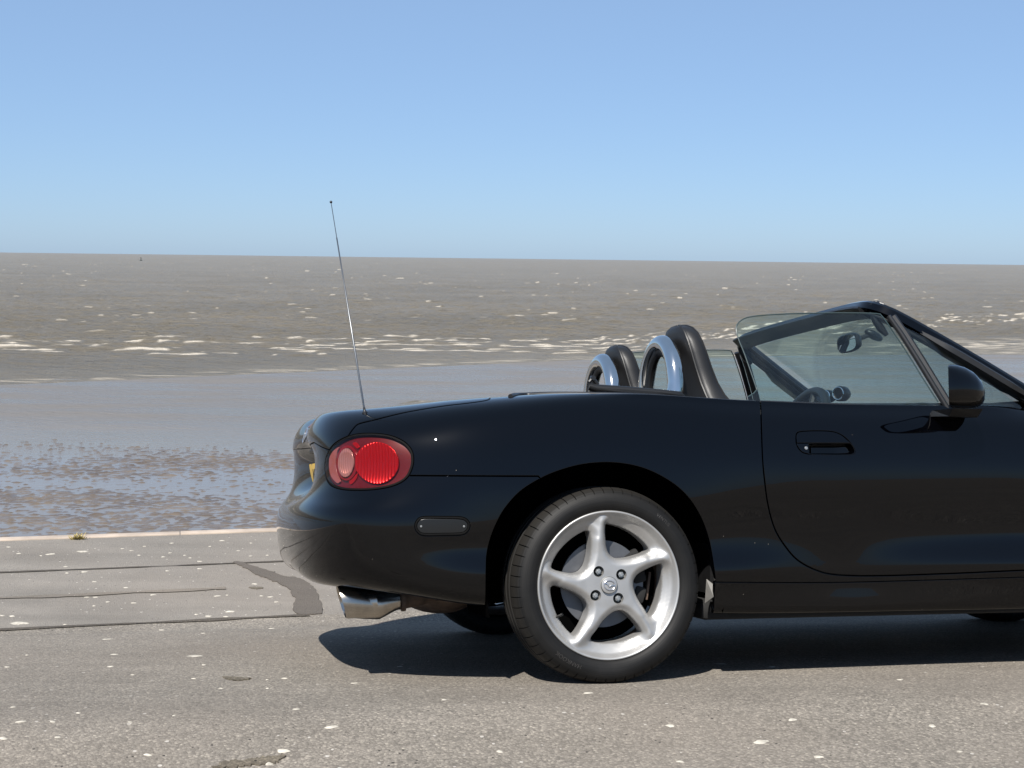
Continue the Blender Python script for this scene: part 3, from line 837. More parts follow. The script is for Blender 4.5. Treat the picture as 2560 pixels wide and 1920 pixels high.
def build_sea():
    th = np.concatenate([np.linspace(-88, -27, 60)[:-1], np.linspace(-27, 27, 1250), np.linspace(27, 88, 60)[1:]])
    px = np.concatenate([np.linspace(350, 42, 620), np.geomspace(42, .45, 170)[1:]])
    yd = 3500 * 5.0 / px                            # distance seawards: even rows as the sea recedes
    T_, Y = np.meshgrid(np.tan(np.radians(th)), yd)
    X = T_ * (Y + 0.0)
    d = Y - shore_y(X)
    # waves: several wind-sea fields on tiled grids
    def spec(k0, ang, spread, width):
        def fn(kx, ky):
            k = np.sqrt(kx ** 2 + ky ** 2) + 1e-9
            a = np.arctan2(kx, ky + 1e-12); da = np.abs(np.angle(np.exp(1j * 2 * (a - ang)))) / 2
            return np.exp(-((np.log(k / k0)) ** 2) / width) * np.exp(-(da / spread) ** 2)
        return fn
    s1 = fftnoise(512, 512, .35, .35, spec(1 / 6.0, .2, .5, .35), 21)
    s2 = fftnoise(512, 512, .16, .16, spec(1 / 1.8, .05, .8, .5), 22)
    s3 = fftnoise(512, 512, 1.2, 1.2, spec(1 / 26.0, .25, .35, .3), 23)
    grp = fftnoise(512, 512, 1.5, 1.5, lambda kx, ky: np.exp(-((np.log((np.sqrt((kx * .8) ** 2 + (ky * 2) ** 2) + 1e-6) / .03)) ** 2) / .7), 24)
    h1 = sample(s1, .35, .35, X, Y); h2 = sample(s2, .16, .16, X, Y); h3 = sample(s3, 1.2, 1.2, X, Y); gg = sample(grp, 1.5, 1.5, X, Y)
    amp = sstep(d, 0, 30) * .85 + .15 * sstep(d, -2, 6)
    far = 1 - .75 * sstep(Y, 250, 900)
    s4 = fftnoise(512, 512, .09, .09, spec(1 / .75, .0, 1.0, .5), 28)
    h4 = sample(s4, .09, .09, X, Y)
    H = (h1 * .060 + h2 * .036 + h3 * .035 + h4 * .014) * amp * far
    H += .010 * np.sin(2 * math.pi * d / 1.25 + 1.5 * h1) * sstep(d, 0, 3) * (1 - sstep(d, 14, 22)) * (.5 + .5 * np.tanh(gg))
    # breakers: long low crests that stand up over the bar
    foam_sheen = np.zeros_like(H)
    YB = np.interp(X, [-60, -20, 5, 14, 45, 100], [76, 77, 82, 97, 132, 160])
    YB = YB + np.where(d < 6, 6 - d, 0)
    jit = fftnoise(512, 512, .5, .5, lambda kx, ky: np.exp(-((np.log((np.sqrt(kx ** 2 + ky ** 2) + 1e-6) / .25)) ** 2) / .9), 25)
    J = sample(jit, .5, .5, X, Y)
    seg = fftnoise(512, 64, .6, 3, lambda kx, ky: np.exp(-((np.log((np.abs(kx) + 1e-6) / .085)) ** 2) / .7) * (np.abs(ky) < 1), 26)
    for n_, (d0, thr, wid) in enumerate([(-8.6, .35, .8), (-7, .05, .8), (-5.6, -.15, .8), (-4.3, -.3, .8), (-3, -.45, .9), (-1.7, -.5, .9), (-.5, -.5, .9), (.8, -.45, .9), (2.2, -.35, 1.0), (3.8, -.1, 1.0), (5.6, .4, 1.0), (8, .75, 1.0), (14, 1.1, 1.0), (24, 1.3, 1.2), (40, 1.4, 1.4)]):
        on = sample(seg, .6, 3, X + n_ * 37.3, np.full_like(X, n_ * 9.1))
        m = sstep(on, thr, thr + .35)
        c = Y - YB - d0 - .16 * J - .5 * np.sin(X * .16 + n_ * 1.7)
        prof = np.exp(-(np.where(c > 0, c / 1.1, c / .45)) ** 2)
        H += .06 * prof * m
        fo = np.exp(-((c + .2) / (.24 * wid)) ** 2) * m * sstep(J + .5 * on, -.3, .7)
        foam_sheen = np.maximum(foam_sheen, fo * 1.25)
    # white caps further out
    h4e = sample(s4, .09, .09, X * .4 + 3.3, Y)
    caps = sstep(h1 * .5 + h2 * .6 + gg * .3 + h4e * 1.0, 3.1, 3.6) * sstep(d, 20, 50) * (1 - .5 * sstep(Y, 500, 1500))
    foam_sheen = np.maximum(foam_sheen, caps * .7)
    # lace of spent foam running up the beach
    lace = fftnoise(512, 512, .22, .12, lambda kx, ky: np.exp(-((np.log((np.sqrt((kx * 3) ** 2 + ky ** 2) + 1e-6) / .7)) ** 2) / .9), 27)
    La = sample(lace, .22, .12, X, Y)
    sw = np.exp(-((d - 1.2) / 1.3) ** 2) * .55 + np.exp(-((d - 6.5) / 2.5) ** 2) * .34 * sstep(X, -15, 30) + np.exp(-((d - 9) / 5.5) ** 2) * .62 * sstep(X, 12, 26)
    foam_sheen = np.maximum(foam_sheen, sw * sstep(La, -.6, 1.2))
    foam_sheen = np.maximum(foam_sheen, .13 * np.exp(-np.maximum(d, 0) / 7.0) * (.75 + .25 * np.tanh(La)))  # silvery sheen of the reflecting shallows, painted as a paler tone near the waterline
    Z = SEA_Z + .006 + H + .06 * sstep(d, 0, 9)
    Z = np.where(d < 0, SEA_Z - .05 - .02 * np.minimum(-d, 10), Z)
    Z = Z - 0.0
    ny, nx = X.shape
    f = np.arange(nx * ny).reshape(ny, nx)
    q = np.stack([f[:-1, :-1], f[:-1, 1:], f[1:, 1:], f[1:, :-1]], -1).reshape(-1, 4)
    keep = (d.reshape(-1)[q] > -4).any(1); q = q[keep]
    used = np.unique(q); mp = np.full(nx * ny, -1); mp[used] = np.arange(len(used)); q = mp[q]
    v = np.stack([X, Y, Z], -1).reshape(-1, 3)[used]
    me = bpy.data.meshes.new("sea")
    me.vertices.add(len(v)); me.vertices.foreach_set("co", v.astype(np.float32).ravel())
    me.loops.add(q.size); me.loops.foreach_set("vertex_index", q.astype(np.int32).ravel())
    me.polygons.add(len(q)); me.polygons.foreach_set("loop_start", np.arange(0, q.size, 4, dtype=np.int32)); me.polygons.foreach_set("loop_total", np.full(len(q), 4, np.int32))
    me.update(calc_edges=True); me.validate()
    at_ = me.attributes.new("foam_sheen", 'FLOAT', 'POINT'); at_.data.foreach_set("value", np.clip(foam_sheen, 0, 1).reshape(-1)[used].astype(np.float32))
    me.shade_smooth(); me.materials.append(M['sea'])
    o = bpy.data.objects.new("sea", me); COL.objects.link(o); tag(o, "choppy brown-grey sea with white breakers", kind="structure")
build_sea()

# far channel buoy
def buoy():
    D = 1050.0; x = (352 - 1280) / 3500 * D
    root = bpy.data.objects.new("channel_buoy", None); COL.objects.link(root); root.location = (x, D, SEA_Z)
    tag(root, "tiny dark buoy far out near the horizon", "buoy")
    mt = simple("buoy_dark", (0.03, 0.04, 0.035), .6)
    b_ = MB(); b_.lathe([(0, -.3), (1.0, -.3), (1.1, .0), (1.0, .5), (.5, .7), (0, .7)], n=16)
    o = b_.build("float", mt, root); o.rotation_euler = (R(90), 0, 0)
    c = MB()
    for i in range(4):
        t = i * math.pi / 2; c.tube([(.6 * math.cos(t), .6 * math.sin(t), .5), (.2 * math.cos(t), .2 * math.sin(t), 2.0)], .06, n=6)
    c.lathe([(0, 0), (.01, 0)], n=4)
    c.ellipsoid((0, 0, 2.3), (.3, .3, .4), 10, 8)
    c.build("cage", mt, root)
buoy()
# ------------------------------------------------------------------ the car: one smooth surface, cut into panels
car = bpy.data.objects.new("convertible_car", None); COL.objects.link(car)
car.matrix_world = CAR_M
tag(car, "black two-seat open convertible car parked side-on with its roof folded down", "car")

OUT = np.array([(-.906, 0), (-.903, .16), (-.894, .32), (-.875, .46), (-.843, .575), (-.793, .668), (-.72, .742), (-.60, .797), (-.45, .827), (-.22, .840), (0, .843),
                (.25, .838), (.50, .829), (.80, .820), (1.10, .815), (1.40, .818), (1.75, .828), (2.05, .838), (2.30, .838), (2.52, .815), (2.72, .755), (2.87, .655), (2.955, .52), (3.00, .36), (3.022, .18), (3.03, 0)])
ext = np.concatenate([OUT[3:0:-1] * [1, -1], OUT, OUT[-2:-5:-1] * [1, -1]])
cl = np.concatenate([[0], np.cumsum(np.linalg.norm(np.diff(ext, axis=0), axis=1))]); cl -= cl[3]
ULEN = cl[3 + len(OUT) - 1]
NU, NV = 1000, 320
US = np.linspace(0, ULEN, NU)
PO = cubic(cl, ext, US)
def u_of(X=None, Y=None, front=False):
    if Y is not None and X is None:
        idx = np.argmin(np.abs(PO[:NU // 4, 1] - Y)) if not front else NU - NU // 4 + np.argmin(np.abs(PO[NU - NU // 4:, 1] - Y))
        return US[idx]
    return US[np.argmin(np.abs(PO[:, 0] - X))]
MXt = np.interp(PO[:, 0], [-.906, -.88, -.85, -.80, -.72, -.60, -.45, 2.3, 2.52, 2.72, 2.87, 3.0, 3.03], [-.62, -.61, -.60, -.58, -.55, -.50, -.45, 2.3, 2.42, 2.50, 2.55, 2.58, 2.59])
# section at stations: (inset along the ray to the centreline, height)
ST = []
def stn(u, prof): ST.append((u, prof))
#            k0            k1            k2            k3            k4            k5            k6            k7            k8           k9           k10          k11          k12          k13          k14          k15
stn(0.0,               [(.30, .290), (.175, .277), (.090, .286), (.046, .306), (.020, .338), (.009, .375), (.002, .42), (.000, .462), (.016, .508), (.062, .542), (.128, .59), (.135, .685), (.084, .742), (.112, .792), (.20, .820), (.31, .842)])
stn(u_of(Y=.30),       [(.30, .290), (.175, .277), (.090, .286), (.046, .306), (.020, .337), (.009, .373), (.002, .418), (.000, .461), (.016, .508), (.060, .542), (.120, .59), (.125, .685), (.084, .740), (.113, .789), (.22, .820), (.42, .844)])
stn(u_of(Y=.55),       [(.28, .290), (.150, .278), (.076, .286), (.040, .305), (.020, .335), (.009, .370), (.002, .415), (.000, .464), (.012, .512), (.046, .544), (.074, .60), (.078, .68), (.088, .738), (.122, .782), (.26, .819), (.62, .848)])
stn(u_of(X=-.72),      [(.26, .288), (.125, .278), (.068, .284), (.040, .300), (.022, .328), (.012, .362), (.005, .410), (.000, .466), (.004, .514), (.025, .546), (.044, .60), (.054, .68), (.082, .742), (.128, .784), (.30, .822), (.76, .853)])
stn(u_of(X=-.58),      [(.24, .268), (.095, .262), (.052, .268), (.031, .285), (.020, .314), (.0145, .348), (.0095, .398), (.0025, .455), (.0015, .510), (.009, .555), (.020, .61), (.034, .69), (.068, .755), (.115, .796), (.33, .835), (.80, .868)])
stn(u_of(X=-.42),      [(.22, .238), (.070, .235), (.036, .245), (.022, .268), (.0125, .305), (.0095, .338), (.0145, .392), (.0075, .450), (.003, .515), (.001, .57), (.005, .63), (.018, .705), (.052, .775), (.100, .815), (.33, .850), (.83, .880)])
stn(u_of(X=-.15),      [(.22, .220), (.070, .218), (.034, .230), (.018, .258), (.010, .300), (.008, .335), (.012, .385), (.008, .450), (.001, .525), (.000, .59), (.003, .65), (.014, .72), (.044, .795), (.080, .838), (.28, .868), (.84, .885)])
stn(u_of(X=.10),       [(.22, .210), (.070, .207), (.036, .222), (.020, .256), (.012, .300), (.010, .335), (.014, .385), (.009, .450), (.001, .530), (.000, .60), (.003, .66), (.013, .73), (.038, .805), (.066, .846), (.12, .856), (.84, .86)])
stn(u_of(X=.42),       [(.20, .195), (.055, .193), (.032, .215), (.026, .268), (.017, .300), (.013, .335), (.019, .385), (.016, .465), (.006, .545), (.001, .615), (.001, .67), (.010, .735), (.030, .795), (.056, .832), (.10, .838), (.83, .84)])
stn(u_of(X=.60),       [(.20, .192), (.055, .190), (.034, .214), (.030, .268), (.026, .305), (.024, .345), (.022, .398), (.016, .468), (.007, .548), (.001, .618), (.001, .672), (.009, .735), (.029, .792), (.054, .828), (.10, .835), (.82, .837)])
stn(u_of(X=.80),       [(.20, .190), (.055, .188), (.032, .212), (.031, .268), (.028, .305), (.026, .345), (.022, .398), (.016, .470), (.007, .550), (.001, .620), (.001, .675), (.009, .735), (.028, .790), (.052, .824), (.10, .832), (.82, .834)])
stn(u_of(X=1.35),      [(.20, .188), (.055, .186), (.032, .210), (.022, .266), (.012, .303), (.006, .345), (.022, .400), (.019, .470), (.008, .550), (.001, .620), (.001, .675), (.008, .735), (.026, .788), (.050, .824), (.12, .845), (.82, .865)])
stn(u_of(X=1.85),      [(.20, .190), (.060, .188), (.032, .212), (.020, .262), (.010, .300), (.005, .340), (.016, .400), (.012, .470), (.004, .545), (.000, .615), (.004, .670), (.022, .725), (.060, .772), (.110, .800), (.33, .840), (.83, .870)])
stn(u_of(X=2.30),      [(.20, .200), (.070, .198), (.034, .220), (.018, .262), (.010, .300), (.006, .340), (.010, .400), (.006, .470), (.000, .540), (.002, .600), (.012, .650), (.040, .700), (.090, .742), (.150, .765), (.38, .790), (.84, .815)])
stn(u_of(X=2.72),      [(.25, .200), (.090, .197), (.045, .215), (.022, .250), (.008, .295), (.001, .340), (.000, .390), (.006, .445), (.020, .500), (.042, .550), (.070, .595), (.110, .635), (.165, .670), (.230, .692), (.45, .720), (.84, .770)])
stn(ULEN,              [(.30, .205), (.120, .200), (.060, .215), (.028, .250), (.010, .295), (.002, .340), (.000, .390), (.008, .440), (.025, .490), (.050, .535), (.085, .575), (.130, .610), (.190, .640), (.270, .662), (.45, .690), (.60, .725)])
su = np.array([s[0] for s in ST]); sp = np.array([s[1] for s in ST])      # (n,16,2)
KK = sp.shape[1]
prof = np.stack([np.stack([np.interp(US, su, sp[:, k, c]) for c in range(2)], -1) for k in range(KK)], 1)   # (NU,K,2)
def gsm(A, sig):
    r_ = int(3 * sig) + 1; ker = np.exp(-.5 * (np.arange(-r_, r_ + 1) / sig) ** 2); ker /= ker.sum()
    Ap = np.concatenate([A[r_:0:-1], A, A[-2:-r_ - 2:-1]], 0)
    return np.stack([np.tensordot(ker, Ap[i:i + 2 * r_ + 1], (0, 0)) for i in range(len(A))], 0)
prof = gsm(prof, .055 / (ULEN / NU))
kd = np.concatenate([[0], np.cumsum(np.linalg.norm(np.diff(prof[NU // 3], axis=0), axis=1))])
kmean = np.concatenate([[0], np.cumsum(np.linalg.norm(np.diff(sp[:8], axis=1), axis=2).mean(0))])
kmean[15] = kmean[14] + .25; VLEN = kmean[-1]
VS = np.linspace(0, VLEN, NV)
pv = cubic(kmean, prof.transpose(1, 0, 2).reshape(KK, -1), VS).reshape(NV, NU, 2).transpose(1, 0, 2)         # (NU,NV,2)
pv = gsm(pv.transpose(1, 0, 2), .006 / (VLEN / NV)).transpose(1, 0, 2)
ray_len = np.hypot(PO[:, 0] - MXt, PO[:, 1])
dirx = (MXt - PO[:, 0]) / ray_len; diry = -PO[:, 1] / ray_len
ins = np.minimum(pv[:, :, 0], ray_len[:, None]); ins[:, -1] = ray_len
SX = PO[:, 0:1] + dirx[:, None] * ins
SY = -(PO[:, 1:2] + diry[:, None] * ins)            # near (right-hand) side is -Y
SZ = pv[:, :, 1]
SY[0] = 0; SY[-1] = 0; SY[:, -1] = 0
SG = np.stack([SX, SY, SZ], -1)
du = np.gradient(SG, axis=0); dv = np.gradient(SG, axis=1)
du[0] = [0, -1, 0]; du[-1] = [0, 1, 0]
SN = np.cross(du, dv); SN /= np.linalg.norm(SN, axis=2, keepdims=True) + 1e-12
if SN[NU // 3, NV // 2, 1] > 0: SN = -SN
SN[0, :, 1] = 0; SN[-1, :, 1] = 0; SN[:, -1] = [0, 0, 1]
SN /= np.linalg.norm(SN, axis=2, keepdims=True) + 1e-12
def bil(G, uv):
    a = np.clip(uv[:, 0] / ULEN * (NU - 1), 0, NU - 1 - 1e-6); b = np.clip(uv[:, 1] / VLEN * (NV - 1), 0, NV - 1 - 1e-6)
    i = a.astype(int); j = b.astype(int); fa = (a - i)[:, None]; fb = (b - j)[:, None]
    return (G[i, j] * (1 - fa) + G[i + 1, j] * fa) * (1 - fb) + (G[i, j + 1] * (1 - fa) + G[i + 1, j + 1] * fa) * fb
def S(uv): return bil(SG, np.atleast_2d(uv))
def SNorm(uv):
    n = bil(SN, np.atleast_2d(uv)); return n / (np.linalg.norm(n, axis=1, keepdims=True) + 1e-12)
# search tree over the surface
ui = np.unique(np.concatenate([np.arange(0, NU, 3), [NU - 1]])); vi = np.unique(np.concatenate([np.arange(0, NV, 2), [NV - 1]]))
sub = SG[np.ix_(ui, vi)]; nu_, nv_ = len(ui), len(vi)
sub_uv = np.stack(np.meshgrid(US[ui], VS[vi], indexing='ij'), -1).reshape(-1, 2)
fidx = np.arange(nu_ * nv_).reshape(nu_, nv_)
tri = np.concatenate([np.stack([fidx[:-1, :-1], fidx[1:, :-1], fidx[1:, 1:]], -1).reshape(-1, 3), np.stack([fidx[:-1, :-1], fidx[1:, 1:], fidx[:-1, 1:]], -1).reshape(-1, 3)])
subv = sub.reshape(-1, 3)
BVH = BVHTree.FromPolygons([tuple(p) for p in subv], [tuple(t) for t in tri.tolist()])
def hit_uv(o, d):
    loc, n, i, dist = BVH.ray_cast(Vector(o), Vector(d))
    if loc is None: return None
    a, b, c = subv[tri[i]]; p = np.array(loc)
    v0, v1, v2 = b - a, c - a, p - a
    d00, d01, d11, d20, d21 = v0 @ v0, v0 @ v1, v1 @ v1, v2 @ v0, v2 @ v1
    den = d00 * d11 - d01 * d01; v = (d11 * d20 - d01 * d21) / den; w = (d00 * d21 - d01 * d20) / den
    q = sub_uv[tri[i]]
    return q[0] * (1 - v - w) + q[1] * v + q[2] * w
def px_uv(px, py):
    r_ = hit_uv(EYE_C, ray_c(px, py))
    return r_
def trace(pts, step=8, closed=False):
    """sight-line outline measured in the photograph, laid on the body surface"""
    out = []
    for p in catmull(pts, step, closed):
        q = px_uv(*p)
        if q is not None: out.append(q)
    return np.array(out)
def side_uv(X, Z):
    """point of the near body side with this X and Z"""
    q = hit_uv((X, -3, Z), (0, 1, 0)); return q
def sidepath(pts, step=.02, closed=False):
    return np.array([q for q in (side_uv(*p) for p in catmull(pts, step, closed)) if q is not None])
def uline(a, b, n=None):
    a, b = np.array(a, float), np.array(b, float); n = n or max(2, int(np.linalg.norm(b - a) / .012)); t = np.linspace(0, 1, n)[:, None]
    return a + (b - a) * t
def vz(u, z, lo=0.0):
    """v of the first crossing of height z at station u"""
    i = int(np.clip(u / ULEN * (NU - 1), 0, NU - 1)); zz = SZ[i]; j = np.argmax((zz >= z) & (VS > lo)); return VS[j]
def join(*cs):
    out = []
    for c in cs:
        for p in c:
            if not out or np.linalg.norm(np.array(p) - out[-1]) > .0015: out.append(np.array(p, float))
    if np.linalg.norm(out[0] - out[-1]) < .0015: out.pop()
    return np.array(out)
def resample(lp, step):
    """even spacing along the loop but keep corners"""
    out = []
    n = len(lp)
    for i in range(n):
        a, b = lp[i], lp[(i + 1) % n]; l = np.linalg.norm(b - a); m = max(1, int(round(l / step)))
        for k in range(m): out.append(a + (b - a) * k / m)
    # drop points that crowd
    res = [out[0]]
    for p in out[1:]:
        if np.linalg.norm(p - res[-1]) > step * .4: res.append(p)
    if np.linalg.norm(res[0] - res[-1]) < step * .4: res.pop()
    return np.array(res)

def panel(name, outer, holes=(), mat=None, parent=None, step=.016, bstep=.008, gap=.0022, depth=.016, off=0.0, mode='side', hfun=None, free=None, hole_gap=None, edge=.0016):
    """cut a panel out of the surface: exact outline, rolled edge, turned-in flange. mode: 'side' (near side), 'far' (mirror image), 'both' (joined across the centreline)"""
    outer = resample(np.asarray(outer), bstep); holes = [resample(np.asarray(h), bstep * .8) for h in holes]
    V, F, loops = fill2d(outer, holes, step)
    P = S(V); Nn = SNorm(V); P = P + Nn * off
    if hfun is not None: P = P + Nn * hfun(V)[:, None]
    c = P[F]; fn_ = np.cross(c[:, 1] - c[:, 0], c[:, 2] - c[:, 0])
    flip = (fn_ * Nn[F[:, 0]]).sum(1).sum() < 0
    if flip: F = F[:, ::-1]
    if hfun is not None:
        c = P[F]; fn_ = np.cross(c[:, 1] - c[:, 0], c[:, 2] - c[:, 0]); acc = np.zeros_like(P)
        for q_ in range(3): np.add.at(acc, F[:, q_], fn_)
        Nn = acc / (np.linalg.norm(acc, axis=1, keepdims=True) + 1e-15)
    # unfold the boundary
    base = P.copy(); norm = Nn.copy(); faces = [tuple(t) for t in F]
    vP = list(base); vN = list(norm)
    for li, lp in enumerate(loops):
        n = len(lp); q = base[lp]
        g = gap if li == 0 else (hole_gap if hole_gap is not None else gap)
        t = np.roll(q, -1, 0) - np.roll(q, 1, 0); t /= np.linalg.norm(t, axis=1, keepdims=True) + 1e-12
        nb = norm[lp]
        B = np.cross(t, nb); B /= np.linalg.norm(B, axis=1, keepdims=True) + 1e-12
        # orient outward, by 2-D area sign
        a2 = V[lp]; area = (a2[:, 0] * np.roll(a2[:, 1], -1) - np.roll(a2[:, 0], -1) * a2[:, 1]).sum()
        mid = q.mean(0)
        # test with a small uv step
        k = 0; tuv = V[lp[1]] - V[lp[0]]; nuv = np.array([tuv[1], -tuv[0]]); nuv = nuv / (np.linalg.norm(nuv) + 1e-12) * .003
        if area < 0: nuv = -nuv           # points out of the polygon loop
        if li > 0: nuv = -nuv             # for a hole, outward of the material is into the hole
        dvec = (S(V[lp[0]] + nuv) - S(V[lp[0]]))[0]
        if dvec @ B[0] < 0: B = -B
        isfree = np.array([(free is not None and free(V[i])) or (mode == 'both' and V[i][0] < 1e-4) or (mode == 'both' and V[i][0] > ULEN - 1e-4) for i in lp])
        q1 = q - B * (g + edge) * (~isfree)[:, None]
        for kk, i in enumerate(lp): vP[i] = q1[kk]
        if depth <= 0: continue
        r1 = q1 + (B * edge * .75 - nb * edge * .25); n1 = B * .7 + nb * .7
        r2 = q1 + (B * edge - nb * edge * 1.0); n2 = B
        r3 = q1 + (B * edge - nb * depth); n3 = B
        o = len(vP)
        for ring, nr in ((r1, n1), (r2, n2), (r3, n3)):
            vP += list(ring); vN += list(nr / (np.linalg.norm(nr, axis=1, keepdims=True) + 1e-12))
        prev = list(lp)
        for rI in range(3):
            cur = [o + rI * n + k for k in range(n)]
            for k in range(n):
                k2 = (k + 1) % n
                if isfree[k] and isfree[k2]: continue
                faces.append((prev[k], prev[k2], cur[k2], cur[k]))
            prev = cur
    vP = np.array(vP); vN = np.array(vN)
    def fixw(vp, vn, fs):
        out = []
        for f in fs:
            a, b, c_ = vp[f[0]], vp[f[1]], vp[f[2]]
            nn = np.cross(b - a, c_ - a)
            if nn @ (vn[f[0]] + vn[f[1]] + vn[f[2]]) < 0: f = tuple(reversed(f))
            out.append(f)
        return out
    faces = fixw(vP, vN, faces)
    if mode == 'side': return mesh_obj(name, vP, faces, mat, parent, normals=vN)
    mi = np.array([1, -1, 1])
    if mode == 'far': return mesh_obj(name, vP * mi, [tuple(reversed(f)) for f in faces], mat, parent, normals=vN * mi)
    n = len(vP); allP = np.concatenate([vP, vP * mi]); allN = np.concatenate([vN, vN * mi])
    # weld the centreline
    mp = np.arange(2 * n)
    for i in range(n):
        if abs(vP[i, 1]) < 1e-5: mp[n + i] = i
    fs = faces + [tuple(int(mp[i + n]) for i in reversed(f)) for f in faces]
    return mesh_obj(name, allP, fs, mat, parent, normals=allN)
def pair(name, *a, **k):
    k1 = dict(k); o1 = panel(name, *a, mode='side', **k1); o2 = panel(name, *a, mode='far', **k1)
    return o1, o2

# ---- measured outlines
def c680(l): return [(680 + x / 5.53, 1000 + y / 5.53) for x, y in l]
def c960(l): return [(960 + x / 5.53, 1240 + y / 5.53) for x, y in l]
def c1800(l): return [(1800 + x / 2.9105, 720 + y / 2.9105) for x, y in l]
LAMP = [(728, 900), (742, 1040), (775, 1135), (850, 1200), (1000, 1238), (1200, 1246), (1400, 1236), (1600, 1205), (1760, 1150), (1870, 1070), (1930, 960), (1955, 840), (1938, 715), (1870, 615), (1770, 545), (1620, 488), (1420, 462), (1200, 468), (1050, 505), (900, 580), (810, 670), (752, 780)]
lamp_uv = trace(c680(LAMP), 5, closed=True)
ARCH = [(1215, 1512), (1215.5, 1470), (1216, 1420), (1218, 1385), (1227, 1346), (1242, 1308), (1264, 1270), (1300, 1230), (1346, 1200), (1393, 1179), (1450, 1163), (1508, 1157), (1566, 1161), (1624, 1177), (1682, 1209), (1721, 1245), (1748, 1286), (1767, 1332), (1779, 1382), (1786, 1430), (1790, 1467), (1792, 1500)]
arch_uv = trace(ARCH, 7)
DOORL = [(1901, 1000), (1903.6, 1065), (1906.5, 1145), (1912, 1206), (1921, 1267), (1937, 1322), (1962.5, 1365), (1995, 1401), (2042, 1426), (2093, 1437), (2194, 1439.5), (2375, 1434), (2556, 1426)]
door_uv = trace(DOORL, 8)
SILL = [(1788, 1456), (1950, 1457), (2122, 1456), (2350, 1450), (2556, 1443.5)]
sill_uv = trace(SILL, 12)
SEAM = [(1024, 1189), (1100, 1189.5), (1200, 1190), (1300, 1190.5), (1345, 1190.5)]
seam_uv = trace(SEAM, 8)
mark_uv = trace([(1058, 1293), (1106, 1292.5), (1154, 1294), (1170, 1303), (1174, 1315), (1168, 1329), (1152, 1336.5), (1106, 1338), (1060, 1338), (1044, 1330), (1038, 1316), (1043, 1301)], 4, closed=True)
hand_uv = trace(c1800([(551, 1085), (558, 1055), (590, 1042), (700, 1037), (815, 1042), (880, 1064), (932, 1104), (972, 1155), (987, 1190), (972, 1209), (920, 1216), (700, 1214), (625, 1207), (585, 1187), (556, 1140)]), 4, closed=True)
# boot-lid shut line: up the back of the lamp, over the shoulder, forward along the deck
i_top = np.argmin(np.linalg.norm(lamp_uv - px_uv(871, 1087), axis=1))
i_in = np.argmin(np.linalg.norm(lamp_uv - px_uv(823, 1118), axis=1))
i_seam = np.argmin(np.linalg.norm(lamp_uv - px_uv(1028, 1187), axis=1))
# ------------------------------------------------------------------ panels
K = kmean
def cut(c, a, b):
    """piece of closed loop c from index a to index b going forward"""
    n = len(c); out = []; i = a
    while True:
        out.append(c[i]); 
        if i == b: break
        i = (i + 1) % n
    return np.array(out)
def nearest(c, p): return int(np.argmin(np.linalg.norm(c - np.array(p), axis=1)))
VB = K[1] - .03                                   # lower edge of the bumper, turned under
i_as = nearest(arch_uv, seam_uv[-1])
arch_low, arch_up = arch_uv[:i_as + 1], arch_uv[i_as:]
u_arch0 = arch_uv[0][0]; u_arch1 = arch_uv[-1][0]
# lamp loop order (traced anticlockwise in the picture from the left edge downwards)
lower = cut(lamp_uv, i_in, i_seam)                # left edge, underneath, to the right-hand seam
inner_up = cut(lamp_uv, i_top, i_in)              # top to left edge
upper = cut(lamp_uv, i_seam, i_top)               # seam over the top to the boot line
v_lid = vz(0.0, .712, K[9])
lidlow = uline(lamp_uv[i_in], (0, v_lid), 60)
lidlow[:, 1] = np.interp(np.linspace(0, 1, 60), [0, .25, .6, 1], [lamp_uv[i_in][1], v_lid + .012, v_lid + .002, v_lid])
pA = px_uv(884, 1071); pB = px_uv(897, 1060)
vS = K[13] + .012
side_line = np.array(catmull([lamp_uv[i_top], pA, pB, (u_of(X=-.70), K[12] + .045), (u_of(X=-.60), vS), (u_of(X=-.50), vS + .012), (u_of(X=-.40), vS + .016), (u_of(X=-.345), vS + .03), (u_of(X=-.325), vS + .07)], .01))
front_line = uline(side_line[-1], (u_of(X=-.31), VLEN))
# rear bumper
u_bot = [( 0, VB), (u_arch0, K[1] - .006)]
bump = join(uline((0, v_lid), (0, VB)), uline(u_bot[0], u_bot[1]), arch_low, seam_uv[::-1], lower[::-1], lidlow)
rear_bumper = panel("rear_bumper", bump, [mark_uv], M['paint'], car, mode='both', gap=.0018)
# boot lid
v_c = lambda u: VLEN
lid = join(lidlow[::-1], inner_up[::-1], side_line, front_line, uline((u_of(X=-.31), VLEN), (0, VLEN)), uline((0, VLEN), (0, v_lid)))
boot_lid = panel("boot_lid", lid, [], M['paint'], car, mode='both', gap=.0018, free=lambda p: p[1] > VLEN - 1e-4, off=.0015)
# rear deck between lid and cockpit
vI = K[14] - .012                                 # inner edge of the body at the cockpit
deck = join(front_line[::-1], uline(side_line[-1], (u_of(X=-.21), side_line[-1][1] + .02)), uline((u_of(X=-.21), side_line[-1][1] + .02), (u_of(X=-.20), VLEN)), uline((u_of(X=-.20), VLEN), (u_of(X=-.31), VLEN)))
panel("rear_deck", deck, [], M['paint'], car, mode='both', gap=.0015, free=lambda p: p[1] > VLEN - 1e-4)
